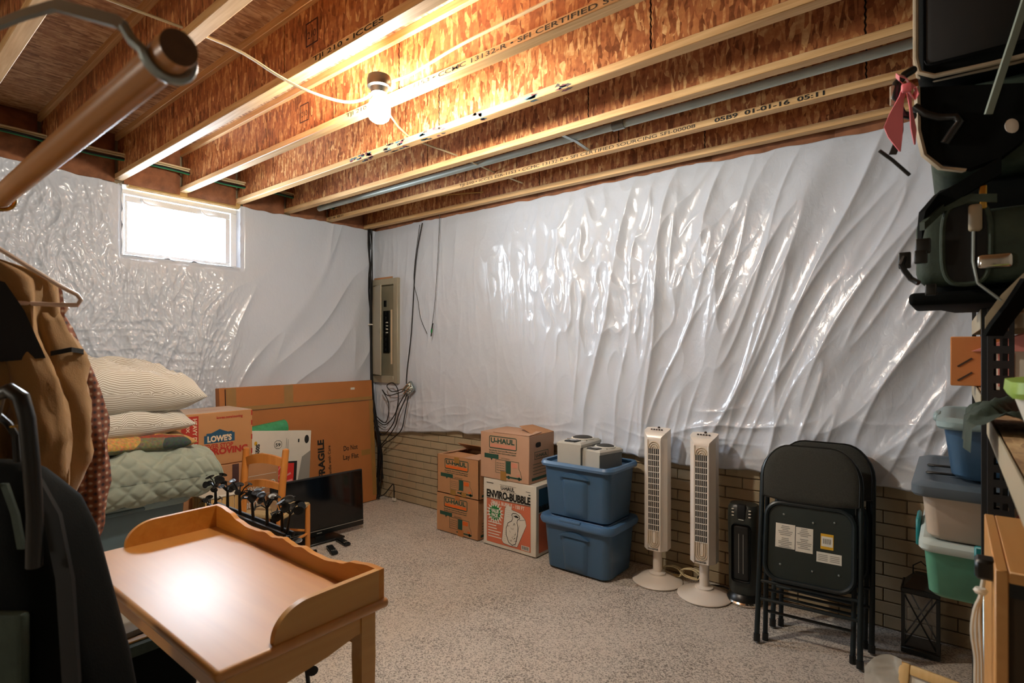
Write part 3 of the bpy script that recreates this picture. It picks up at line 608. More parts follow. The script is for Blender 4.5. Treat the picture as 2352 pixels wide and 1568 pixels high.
for i, pts in enumerate([
    [(0.56, -0.125, 1.07), (0.42, -0.13, 1.04), (0.33, -0.12, 1.09), (0.42, -0.12, 1.12), (0.5, -0.125, 1.04), (0.46, -0.12, 0.85), (0.3, -0.115, 0.72), (0.16, -0.11, 0.76)],
    [(0.57, -0.125, 1.05), (0.36, -0.13, 1.0), (0.26, -0.12, 1.05), (0.36, -0.12, 0.92), (0.3, -0.11, 0.74), (0.14, -0.11, 0.8)],
    [(0.6, -0.125, 1.03), (0.5, -0.13, 0.9), (0.42, -0.12, 0.74), (0.26, -0.11, 0.62), (0.16, -0.11, 0.68)],
    [(0.62, -0.125, 1.02), (0.52, -0.13, 0.85), (0.45, -0.12, 0.72), (0.3, -0.11, 0.58), (0.2, -0.11, 0.5)],
    [(0.64, -0.125, 1.01), (0.6, -0.13, 0.85), (0.54, -0.12, 0.7), (0.4, -0.11, 0.6), (0.24, -0.11, 0.5), (0.21, -0.11, 0.3)]]):
    cable('coax_cable', pts, 0.0048, M_CABLE, 'black coax cable looping from the grey splitter to the corner bundle', group='coax cables at the splitter')
cable('coax_cable', [at_y(970, 512, -0.085), at_y(955, 600, -0.088), at_y(945, 760, -0.088), at_y(935, 850, -0.09), (0.6, -0.115, 1.12)], 0.0055, M_CABLE, 'black coax cable coming straight down right of the breaker panel')
cable('thin_wire', [at_y(964, 516, -0.085), at_y(953, 600, -0.088), at_y(951, 650, -0.095), at_y(960, 690, -0.1), at_y(966, 730, -0.1), at_y(981, 766, -0.105)], 0.0025, M_CABLE, 'thin dark wire branching from the coax right of the panel')
cable('pull_wire', [at_y(1010, 478, -0.1), at_y(1007, 560, -0.1), at_y(1000, 680, -0.105), at_y(993, 742, -0.11)], 0.0025, M_CABLE, 'thin dark wire holding the green tipped plug', n=5)
gp = thing('fibre_plug', 'small black and green plug on a thin wire in front of the white blanket', 'plug', (0,0,0))
a, b_, c = at_y(994, 742, -0.11), at_y(992, 755, -0.11), at_y(990, 772, -0.11)
MB().tube([a, b_], 0.006, 8).build('boot', M_BLK, gp); MB().tube([b_, (b_+c)/2], 0.008, 8).build('collar', M_GREENB, gp); MB().tube([(b_+c)/2, c], 0.005, 8).build('tip', M_BLK, gp)
aw = thing('wall_adapter', 'small white plug at the end of a black lead on the carpet by the corner', 'plug', (0,0,0))
a = at_y(905, 1142, -0.06); MB().rbox(a.x-0.022, a.x+0.022, a.y-0.012, a.y+0.012, 0.002, 0.03, 0.004, 1).build('plug_body', M_WHITEPL, aw)
cable('extension_lead', [(0.21, -0.12, 0.03), (0.27, -0.1, 0.06), at_y(895, 1120, -0.07), (a.x-0.01, a.y, 0.16), (a.x, a.y, 0.1), (a.x, a.y, 0.03)], 0.005, M_CABLE, 'black lead arching from the corner bundle to the white plug')
wa = at_y(858, 1078, -0.13); bx_ = MB(); bx_.rbox(-0.012, 0.012, -0.012, 0.012, -0.05, 0.05, 0.004, 1, M=Matrix.Translation(wa) @ Matrix.Rotation(R(14), 4, 'Y')); tag(bx_.build('inline_connector', M_WHITEPL), 'white inline connector among the black cables beside the tall carton', 'connector')
# ------------------------------------------------------------------ moving cartons by the long wall
def uhaul_front(root, x0, x1, z0, h, yf, pr, tape_top=True):
    """print on the front (-y) face of a moving carton, box spans x0..x1 and z0..z0+h"""
    W = x1-x0; P = lambda: Print((x0, yf, z0), (1,0,0), (0,0,1))
    g = P(); u, v = W, h
    g.frame(.19*u, .66*v, .76*u, .93*v, .014*u, .03*u)
    g.text('U-HAUL', .225*u, .785*v, w=.49*u, h=.105*v, bold=0.035)
    g.text('Specifically Sized and Manufactured', .19*u, .605*v, w=.56*u, h=.028*v, bold=0.02); g.text('to Make Packing and Loading Easier', .19*u, .555*v, w=.56*u, h=.028*v, bold=0.02)
    g.poly([(.09*u, .44*v), (.22*u, .44*v), (.24*u, .39*v), (.265*u, .44*v), (.39*u, .44*v), (.39*u, .535*v), (.09*u, .535*v)])
    # truck drawing: box body, open side, cab, wheels
    g.line([(.33*u, .15*v), (.33*u, .43*v), (.80*u, .43*v), (.80*u, .30*v)], .006*u); g.line([(.33*u, .15*v), (.55*u, .15*v)], .005*u); g.line([(.53*u, .42*v), (.53*u, .15*v)], .005*u)
    for i in range(5):
        for k in range(4): g.rect((.355+.034*i)*u, (.20+.05*k)*v, (.372+.034*i)*u, (.215+.05*k)*v)
    g.rect(.54*u, .16*v, .64*u, .42*v); g.line([(.80*u, .30*v), (.84*u, .22*v), (.86*u, .10*v), (.80*u, .08*v)], .006*u)
    g.rect(.50*u, .07*v, .86*u, .105*v); g.disc(.60*u, .085*v, .028*u); g.disc(.81*u, .085*v, .028*u)
    for k in range(3): g.line([(.44*u, (.455+.012*k)*v), (.62*u, (.455+.012*k)*v)], .002*u)
    g.build('print', M_GREENP, root)
    o = P(); o.rect(.215*u, .685*v, .735*u, .755*v, 0.0008); o.rect(.65*u, .30*v, .77*u, .40*v, 0.0008); o.rect(.76*u, .13*v, .82*u, .17*v, 0.0008); o.parts('print', pr, root)
def side_print(root, xs, y0, y1, z0, h):
    g = Print((xs, y0, z0), (0,1,0), (0,0,1)); u, v = y1-y0, h
    g.frame(.2*u, .5*v, .75*u, .66*v, .012*u); g.text('U-HAUL', .25*u, .545*v, w=.45*u, h=.07*v, bold=.03)
    for k in range(4): g.line([(.15*u, (.40-.07*k)*v), (.7*u, (.40-.07*k)*v)], .012*u)
    g.rect(.1*u, .06*v, .9*u, .12*v); g.build('print', M_GREENP, root)
def carton(name, label, m, x0, x1, y0, y1, z0, z1, group=None, flap=0.004):
    r = thing(name, label, 'box', ((x0+x1)/2, (y0+y1)/2, z0), 0, group); M = Matrix.Translation((-(x0+x1)/2, -(y0+y1)/2, -z0))
    return r
def wrap(r):  # parts drawn in world coordinates below an Empty
    bpy.context.view_layer.update()
    M = r.matrix_world.inverted()
    for ch in r.children: ch.matrix_parent_inverse = M
G_UH = 'moving cartons by the long wall'
# lower and upper small cartons
u1 = thing('moving_carton', 'small brown moving carton on the carpet, bottom of the left stack', 'box', (1.485, -0.23, 0), 0, G_UH)
MB().rbox(1.264, 1.706, -0.37, -0.06, 0.002, 0.302, 0.004, 1).build('body', M_CARD, u1); uhaul_front(u1, 1.264, 1.706, 0, .30, -.3705, M_ORANGEP); side_print(u1, 1.7065, -.37, -.06, 0, .3)
t_ = Print((0, -.371, 0), (1,0,0), (0,0,1)); t_.rect(1.47, 0.27, 1.52, 0.302, 0.002); t_.rect(1.50, 0.0, 1.56, 0.05, 0.002); t_.parts('tape', M_CARD2, u1)
u2 = thing('moving_carton', 'small brown moving carton with torn open top flaps, stacked on another', 'box', (1.49, -0.23, 0.302), 0, G_UH)
b_ = MB(); t = 0.005; X0, X1, Y0, Y1, Z0, Z1 = 1.272, 1.717, -.37, -.06, .304, .60
for a in ((X0, X1, Y0, Y0+t, Z0, Z1), (X0, X1, Y1-t, Y1, Z0, Z1), (X0, X0+t, Y0, Y1, Z0, Z1), (X1-t, X1, Y0, Y1, Z0, Z1), (X0, X1, Y0, Y1, Z0, Z0+t)): b_.box(*a)
b_.build('body', M_CARD, u2, smooth=False)
uhaul_front(u2, X0, X1, Z0, .296, Y0-.0005, M_ORANGEP); side_print(u2, X1+.0005, Y0, Y1, Z0, .29)
t_ = Print((0, -.371, 0), (1,0,0), (0,0,1)); t_.rect(1.463, 0.555, 1.515, 0.6, 0.003); t_.rect(1.42, 0.306, 1.48, 0.345, 0.003); t_.rect(1.54, .306, 1.59, .34, .003); t_.parts('tape', M_TAPE, u2)
def flap(pts, m, par, th=0.004):
    P = [Vector(p) for p in pts]; n = (P[1]-P[0]).cross(P[2]-P[0]).normalized()*th
    return MB().loft([P, [p+n for p in P]]).build('flap', m, par, smooth=False)
flap([(X0, Y0, Z1), (X1-.12, Y0, Z1), (X1-.12, Y0+.11, Z1+.012), (X0+.03, Y0+.13, Z1+.01)], M_CARD, u2)
flap([(X1-.16, Y0, Z1+.002), (X1, Y0, Z1+.004), (X1, Y0+.15, Z1+.016), (X1-.1, Y0+.12, Z1+.02)], M_CARDP, u2)
flap([(X0, Y1, Z1), (X0, Y0+.0, Z1), (X0+.1, Y0+.06, Z1+.02), (X0+.12, Y1-.05, Z1+.02)], M_CARDP, u2)
flap([(X0+.05, Y1, Z1), (X1, Y1, Z1), (X1, Y1-.14, Z1+.07), (X0+.08, Y1-.16, Z1+.08)], M_CARD, u2)
wrap(u1); wrap(u2)
# bubble wrap carton
eb = thing('bubble_wrap_carton', 'white and salmon carton for a bubble wrap roll standing on the carpet', 'box', (2.0, -0.22, 0), 0)
X0, X1, Y0, Y1, H = 1.762, 2.244, -.37, -.06, .492
MB().rbox(X0, X1, Y0, Y1, 0.002, H, 0.004, 1).build('body', M_WHITEC, eb)
def ebp(): return Print((X0, Y0-.0005, 0), (1,0,0), (0,0,1))
W = X1-X0
s = ebp(); s.rect(.07*W, .055*H, .905*W, .70*H, .0006); s.build('salmon_panel', M_SALMON, eb)
k_ = ebp(); k_.text('ENVIRO-BUBBLE', .07*W, .725*H, w=.835*W, h=.105*H, bold=.05); k_.rect(.07*W, .70*H, .905*W, .708*H, .0009); k_.text('U-HAUL', .35*W, .862*H, w=.26*W, h=.055*H, bold=.03); k_.line([(.33*W, .845*H), (.64*W, .845*H)], .002); k_.line([(.33*W, .93*H), (.64*W, .93*H)], .002); k_.line([(.82*W,.9*H),(.9*W,.9*H)],.003); k_.line([(.87*W,.86*H),(.9*W,.86*H)],.006); k_.line([(.07*W,.93*H),(.2*W,.93*H)],.005)
# roll and vase drawing
roll = [(.37*W, .12*H), (.43*W, .60*H), (.47*W, .655*H), (.56*W, .64*H), (.56*W, .60*H), (.72*W, .575*H), (.81*W, .50*H), (.83*W, .42*H), (.68*W, .12*H), (.66*W, .08*H), (.52*W, .075*H), (.40*W, .085*H)]
ws = ebp(); ws.poly(roll, .0008); ws.text('SMALL BUBBLE - 150 FT', .165*W, .63*H, w=.63*W, h=.05*H, bold=.03)
for i, (lw) in enumerate((.26, .16, .17, .25, .22, .26)): ws.rect(.1*W, (.345-.042*i)*H, (.1+lw)*W, (.36-.042*i)*H, .0009)
def star(cx, cy, ro, ri, n): return [(cx+(ro if k % 2 == 0 else ri)*math.cos(math.pi*k/n), cy+(ro if k % 2 == 0 else ri)*math.sin(math.pi*k/n)) for k in range(2*n)]
C0 = (.235*W, .50*H)
def fan(P, lift, pr): pr.put([(C0[0], C0[1])] + P, [(0, i+1, (i+1) % len(P)+1) for i in range(len(P))], lift)
fan(star(*C0, .175*W, .11*W, 18), .0010, ws); ws.rect(.735*W, .065*H, .885*W, .13*H, .0010)
ws.build('print', M_WHITEP, eb)
gs = ebp(); fan(star(*C0, .125*W, .092*W, 15), .0014, gs); gs.build('starburst', M_GREENB, eb)
vt = ebp(); vt.text('VALUE', C0[0], .505*H, w=.15*W, h=.05*H, bold=.06, align='c', lift=.0018); vt.text('PACK', C0[0], .445*H, w=.135*W, h=.045*H, bold=.06, align='c', lift=.0018); vt.line([(C0[0]-.06*W, .425*H), (C0[0]+.06*W, .43*H)], .003, .0018); vt.build('lettering', M_WHITEP, eb)
k_.line(roll+[roll[0]], .0022, .0012)
vase = [(.56, .53), (.585, .555), (.64, .56), (.70, .535), (.71, .50), (.665, .47), (.66, .43), (.675, .36), (.665, .24), (.63, .12), (.57, .09), (.50, .12), (.455, .22), (.455, .32), (.49, .40), (.56, .44), (.575, .48), (.56, .53)]
k_.line([(a*W, b*H) for a, b in vase], .0045, .0014); k_.poly([(.59*W,.515*H),(.635*W,.50*H),(.68*W,.50*H),(.69*W,.515*H),(.645*W,.535*H)], .0014)
rr = random.Random(3)
for _ in range(16):
    a, b = rr.uniform(.49, .65), rr.uniform(.14, .40); k_.line([(a*W, b*H), ((a+rr.uniform(-.03, .03))*W, (b+rr.uniform(-.02, .03))*H), ((a+rr.uniform(-.03, .03))*W, (b+rr.uniform(-.02, .03))*H)], .0018, .0014)
for i in range(12): k_.rect((.75+.0105*i)*W, .075*H, (.75+.0105*i+(.004 if i % 3 else .007))*W, .122*H, .0014)
k_.line([(.81*W,.5*H),(.70*W,.47*H)], .002, .0014); k_.line([(.62*W,.09*H),(.70*W,.40*H)], .002, .0014)
k_.build('print', M_BLACKP, eb)
dots = ebp()
for i in range(9):
    for q in range(16):
        a, b = (.395+.02*i+.003*q)*W, (.13+.03*q)*H
        if a < .455*W or b > .46*H:
            if b < .60*H: dots.disc(a, b, .004*W, 6, .0011)
dots.build('bubble_pattern', M_GREYP, eb)
sd = Print((X1+.0005, Y0, 0), (0,1,0), (0,0,1)); D_ = Y1-Y0; sd.rect(.1*D_, .62*H, .9*D_, .95*H, .0006); sd.build('side_panel', M_BLUEP, eb)
sd = Print((X1+.0005, Y0, 0), (0,1,0), (0,0,1)); sd.text('ENVIRO-BUBBLE', .1*D_, .63*H, w=.75*D_, h=.08*H, bold=.05, lift=.0014); sd.build('lettering', M_BLACKP, eb)
sd = Print((X1+.0005, Y0, 0), (0,1,0), (0,0,1)); sd.rect(.1*D_, .05*H, .9*D_, .60*H, .0006); sd.build('side_panel', M_SALMON, eb)
wrap(eb)
# larger pale carton on top, a little askew
u3 = thing('moving_carton', 'larger pale moving carton with a hand hole, on the bubble wrap carton', 'box', (1.96, -0.21, 0.494), R(1.0), G_UH)
MB().rbox(-.222, .222, -.165, .15, 0, .335, 0.004, 1).build('body', M_CARDP, u3); uhaul_front(u3, -.222, .222, 0, .335, -.1655, M_PINKP)
side_print(u3, .2225, -.165, .15, 0, .33)
hh = Print((.2225, -.165, 0), (0,1,0), (0,0,1)); hh.poly([(.11+.032*math.copysign(abs(math.cos(a))**.6, math.cos(a)), .265+.018*math.copysign(abs(math.sin(a))**.6, math.sin(a))) for a in [k*math.pi/10 for k in range(20)]]); hh.build('hand_hole', M_DARKGAP, u3)
t_ = Print((0, -.166, 0), (1,0,0), (0,0,1)); t_.rect(-.03, 0, .022, .065, .002); t_.parts('tape', M_TAPE, u3)
flap([(-.1, -.165, .337), (.222, -.165, .337), (.215, .0, .345), (-.08, .01, .35)], M_CARDP, u3); flap([(.222, .15, .337), (.222, -.1, .337), (.06, -.06, .385), (.05, .12, .375)], M_CARD, u3)

# ------------------------------------------------------------------ blue totes with the two speakers
def rrect(cx, cy, hx, hy, r, z, n=5):
    P = []
    for sx, sy, st in ((1,-1,-90), (1,1,0), (-1,1,90), (-1,-1,180)):
        for k in range(n+1):
            a = R(st+90*k/n); P.append((cx+sx*(hx-r)+r*math.cos(a), cy+sy*(hy-r)+r*math.sin(a), z))
    return P
def tote_shell(mb, hx0, hy0, hx1, hy1, h, r=.05, t=.006):
    mb.loft([rrect(0,0,hx0-.02,hy0-.02,r,0), rrect(0,0,hx0,hy0,r,.012), rrect(0,0,hx1,hy1,r,h), rrect(0,0,hx1-t,hy1-t,r,h), rrect(0,0,hx0-t,hy0-t,r,.015)])
def tote_body(root, hx0, hy0, hx1, hy1, h, m, mr):
    mb = MB()
    # front wall with a scooped recess under the grip
    n = 8; rows = []; zs = [0.012, .1, .2, h-.145, h-.125, h-.10, h-.08, h]
    mb2 = MB(); tote_shell(mb2, hx0, hy0, hx1, hy1, h); mb2.build('body', m, root)
    rim = MB(); rim.loft([rrect(0,0,hx1-.004,hy1-.004,.05,h-.028), rrect(0,0,hx1+.018,hy1+.018,.06,h-.028), rrect(0,0,hx1+.022,hy1+.022,.062,h-.012), rrect(0,0,hx1+.014,hy1+.014,.058,h+.004), rrect(0,0,hx1-.006,hy1-.006,.05,h+.002), rrect(0,0,hx1-.006,hy1-.006,.05,h-.02)], closed=True); rim.build('rim', mr, root)
    # recess scoop panels proud on the front and ends
    for sgn in (-1, 1):
        f = MB()
        def yy(z): return sgn*(hy0+(hy1-hy0)*z/h)
        top, w1, w2 = h-.075, .085, .11
        P = []
        for i in range(13):
            u = -1+2*i/12; row = []
            for j in range(11):
                v = j/10; z = .02+(top-.02)*v; wdt = w1; x = u*wdt*(1.0+.15*v)
                d = (1-abs(u)**6)*0.016*min(1, (1-v)*7)*min(1, v*10+.2)
                row.append((x, yy(z)+sgn*d, z))
            P.append(row)
        f.grid(P); f.build('grip_panel', m, root)
        gr = MB(); gr.loft([[(x*.11, yy(h-.085)+sgn*.004+sgn*.016*k, h-.085+.03*math.sqrt(max(0, 1-x*x))*q+0) for x, q in [(math.cos(a), math.sin(a)) for a in [math.pi*i/10 for i in range(11)]]] for k in (0, 1)]); gr.build('grip_lip', m, root)
tb = thing('storage_tote', 'blue lidded storage tote on the carpet, below the open one', 'storage box', (2.60, -.265, 0))
tote_body(tb, .228, .163, .25, .182, .325, M_TOTE, M_TOTER)
ld = MB(); ld.loft([rrect(0,0,.274,.205,.065,.305), rrect(0,0,.279,.21,.068,.325), rrect(0,0,.272,.203,.065,.345), rrect(0,0,.25,.182,.05,.35), rrect(0,0,.22,.155,.04,.338), rrect(0,0,.215,.15,.04,.345)]); lo_ = ld.build('lid', M_TOTELID, tb)
MB().rbox(-.1, .06, -.212, -.188, .332, .352, .008, 2).build('lid_handle', M_TOTER, lo_)
tu = thing('storage_tote', 'open blue storage tote with two silver speakers inside, upper of the pair', 'storage box', (2.60, -.265, .347))
tote_body(tu, .228, .163, .25, .182, .355, M_TOTE, M_TOTER)
def speaker(label, loc, rz, tilt):
    r = thing('desktop_speaker', label, 'speaker', loc, rz); r.rotation_euler = (tilt, 0, rz)
    hx, hy, h = .088, .135, .46
    MB().rbox(-hx, hx, -hy, hy, 0, h-.03, .004, 1).build('cabinet', M_SPKD, r)
    MB().box(-hx+.001, hx-.001, -hy-.004, -hy, .05, h-.03).build('front_panel', M_SPK, r, smooth=False)
    f = MB().loft([[(-hx-.004, -hy-.004, h-.03), (hx+.004, -hy-.004, h-.03), (hx+.004, hy+.004, h-.03), (-hx-.004, hy+.004, h-.03)], [(-hx-.004, -hy-.004, h-.012), (hx+.004, -hy-.004, h-.012), (hx+.004, hy+.004, h-.012), (-hx-.004, hy+.004, h-.012)], [(-hx+.01, -hy+.012, h), (hx-.01, -hy+.012, h), (hx-.01, hy-.012, h), (-hx+.01, hy-.012, h)]]).build('baffle', M_SPK, r, smooth=False)
    MB().lathe([(.075, 0), (.078, .006), (.072, .01), (.066, .008), (.064, .002)], 28, (0, .045, h-.001)).build('woofer_ring', M_WHITEPL, r)
    MB().lathe([(.068, 0), (.066, .010), (.05, .016), (.02, .019), (.0, .02)], 28, (0, .045, h)).build('woofer_cloth', M_MESH, r)
    MB().rbox(-.045, .045, -.125, -.05, h-.018, h+.006, .005, 1).build('tweeter_plate', M_BLK, r)
    MB().lathe([(.032, 0), (.034, .003), (.02, .002), (.01, .006), (.0, .007)], 20, (.008, -.082, h+.006)).build('tweeter', M_CHROME, r)
    for sx in (-1, 1): MB().lathe([(.006, 0), (.005, .004), (.0, .005)], 10, (sx*.072, -.03, h)).build('screw', M_CHROME, r)
    MB().rbox(-.078, -.05, -.035, -.022, h, h+.004, .002, 1).build('badge', M_CHROME, r)
    return r
speaker('silver speaker with round black cloth driver standing left in the open tote', (2.52, -.255, .372), R(2), R(0))
speaker('silver speaker with round black cloth driver leaning right in the open tote', (2.70, -.275, .372), R(-12), R(0)).scale = (.92, .80, .93)

# ------------------------------------------------------------------ tower fans
def tower_fan(label, loc, rz):
    r = thing('tower_fan', label, 'fan', loc, rz, 'tower fans by the long wall')
    MB().lathe([(.0, 0), (.15, 0), (.152, .006), (.146, .012), (.11, .024), (.07, .037), (.05, .046), (.046, .050), (.038, .052)], 40).build('base', M_FAN, r)
    MB().lathe([(.05, .046), (.05, .054), (.034, .058), (.027, .062), (.0265, .2), (.027, .23)], 24).build('pole', M_FAN, r)
    # body: six sided column, front face narrower
    def ring(z, k=1.0, dy=0): return [(-.042*k, -.068+dy, z), (.042*k, -.068+dy, z), (.072, -.03, z), (.074, .035, z), (.05, .062, z), (-.05, .062, z), (-.074, .035, z), (-.072, -.03, z)]
    bd = MB(); bd.loft([ring(.205), ring(.215), ring(.885)], caps=False); bd.add(ring(.205), [tuple(range(7, -1, -1))])
    top = [(-.066, -.045, .925), (.066, -.045, .925), (.074, -.025, .935), (.074, .035, .944), (.05, .062, .944), (-.05, .062, .944), (-.074, .035, .944), (-.074, -.025, .935)]
    bd.loft([ring(.885), [(-.044, -.066, .9), (.044, -.066, .9), (.073, -.03, .91), (.074, .035, .915), (.05, .062, .915), (-.05, .062, .915), (-.074, .035, .915), (-.073, -.03, .91)], top]); b = bd.build('body', M_FAN, r, ang=35)
    MB().box(-.034, .034, -.0695, -.0675, .33, .83).build('grille_opening', M_FANBK, r, smooth=False)
    fr = MB()
    for sx in (-1, 1): fr.rbox(sx*.040-.004, sx*.040+.004, -.074, -.066, .21, .885, .002, 1)
    fr.build('front_frame', M_FAN, r)
    for k in range(7): 
        x = -.034+.068*k/6; MB().box(x-.0016, x+.0016, -.073, -.067, .33, .83).build('slat', M_FAN, r, smooth=False)
    for k in range(14):
        z = .33+.5*k/14; MB().box(-.034, .034, -.0725, -.068, z-.002, z+.002).build('cross_bar', M_FAN, r, smooth=False)
    for k in range(3):
        rad = .034-.011*k
        MB().tube([(rad*math.cos(a), -.0705, .83+rad*1.25*math.sin(a)) for a in [math.pi*i/10 for i in range(11)]], .003, 6).build('ridge', M_FANGR, r)
        MB().tube([(rad, -.0705, .33), (rad, -.0705, .27)]+[(rad*math.cos(a), -.0705, .265+rad*1.1*math.sin(a)) for a in [-math.pi*i/10 for i in range(11)]]+[(-rad, -.0705, .27), (-rad, -.0705, .33)], .003, 6).build('ridge', M_FANGR, r)
    for k in range(5): MB().lathe([(.006, 0), (.006, .004), (.004, .006), (.0, .006)], 10, (-.032+.016*k, -.012, .937)).build('button', M_BTN, r)
    MB().lathe([(.009, 0), (.006, .01), (.0, .011)], 10, (.0, .03, .943)).build('knob', M_BTN, r)
    t = Print((-.034, -.0685, .213), (1,0,0), (0,0,1)); t.text('Honeywell', .0, .0, w=.06, h=.009, bold=.03); t.build('lettering', M_BLACKP, r)
    return r
f1 = tower_fan('cream tower fan nearer the blue totes', (3.045, -.19, 0), R(6))
f2 = dup(f1, (3.345, -.215, 0), R(6), 'whiter tower fan nearer the dark heater')
for nm, c, m in (('power_lead', (3.225, -.1, .03), M_NM), ('power_lead', (3.11, -.1, .02), M_NM)):
    pts = []
    for k in range(34): a = k*.62; pts.append((c[0]+(.05+.006*(k % 3))*math.cos(a)*(1.1), c[1]+.015*math.sin(a*1.3), c[2]+.03+.028*math.sin(a)))
    o = cable(nm, pts, .0035, m, 'coiled cream power lead on the carpet between the tower fans' if c[0] > 3.2 else 'coiled pale lead on the carpet behind the left tower fan', n=5)
tag(MB().rbox(3.265, 3.30, -.115, -.085, .028, .06, .006, 1).build('plug', M_BLK), 'black plug holding the coiled lead between the fans', 'plug')
cable('power_lead', [(3.3, -.1, .012), (3.4, -.06, .015), (3.48, -.1, .012), (3.5, -.2, .02)], .005, M_CABLE, 'black lead on the carpet between the right fan and the heater')

# ------------------------------------------------------------------ tower heater
ht = thing('tower_heater', 'charcoal ceramic tower heater standing between the fan and the folding chairs', 'heater', (3.545, -.135, 0), R(4))
MB().lathe([(.0, 0), (.095, 0), (.098, .012), (.09, .022), (.06, .028)], 32).build('base_ring', M_CHROME, ht)
MB().lathe([(.092, .02), (.085, .04), (.07, .055)], 32).build('base', M_BLK, ht)
hb = MB(); rings = []
for z, hx, hy in ((.05, .066, .06), (.08, .075, .066), (.3, .079, .07), (.5, .082, .07), (.54, .08, .066), (.555, .072, .055)): rings.append(rrect(0, 0, hx, hy, .045, z, 6))
hb.loft(rings).build('body', M_HEAT, ht)
MB().rbox(-.05, .05, -.078, -.066, .13, .455, .02, 3).build('grille_panel', M_BLK, ht)
for sx in (-1, 1): MB().box(sx*.012-.0015, sx*.012+.0015, -.0795, -.077, .18, .40).build('chrome_line', M_GREYP, ht, smooth=False)
MB().rbox(-.022, .022, -.076, -.04, .485, .562, .006, 2).build('display', M_GAP, ht)
for sx in (-1, 1):
    for k in range(3): MB().rbox(sx*.045-.007, sx*.045+.007, -.074, -.066, .495+.018*k, .501+.018*k, .002, 1).build('button', M_WHITEPL, ht)
MB().box(-.014, .014, -.0772, -.075, .478, .482).build('light_bar', M_WHITEPL, ht, smooth=False)

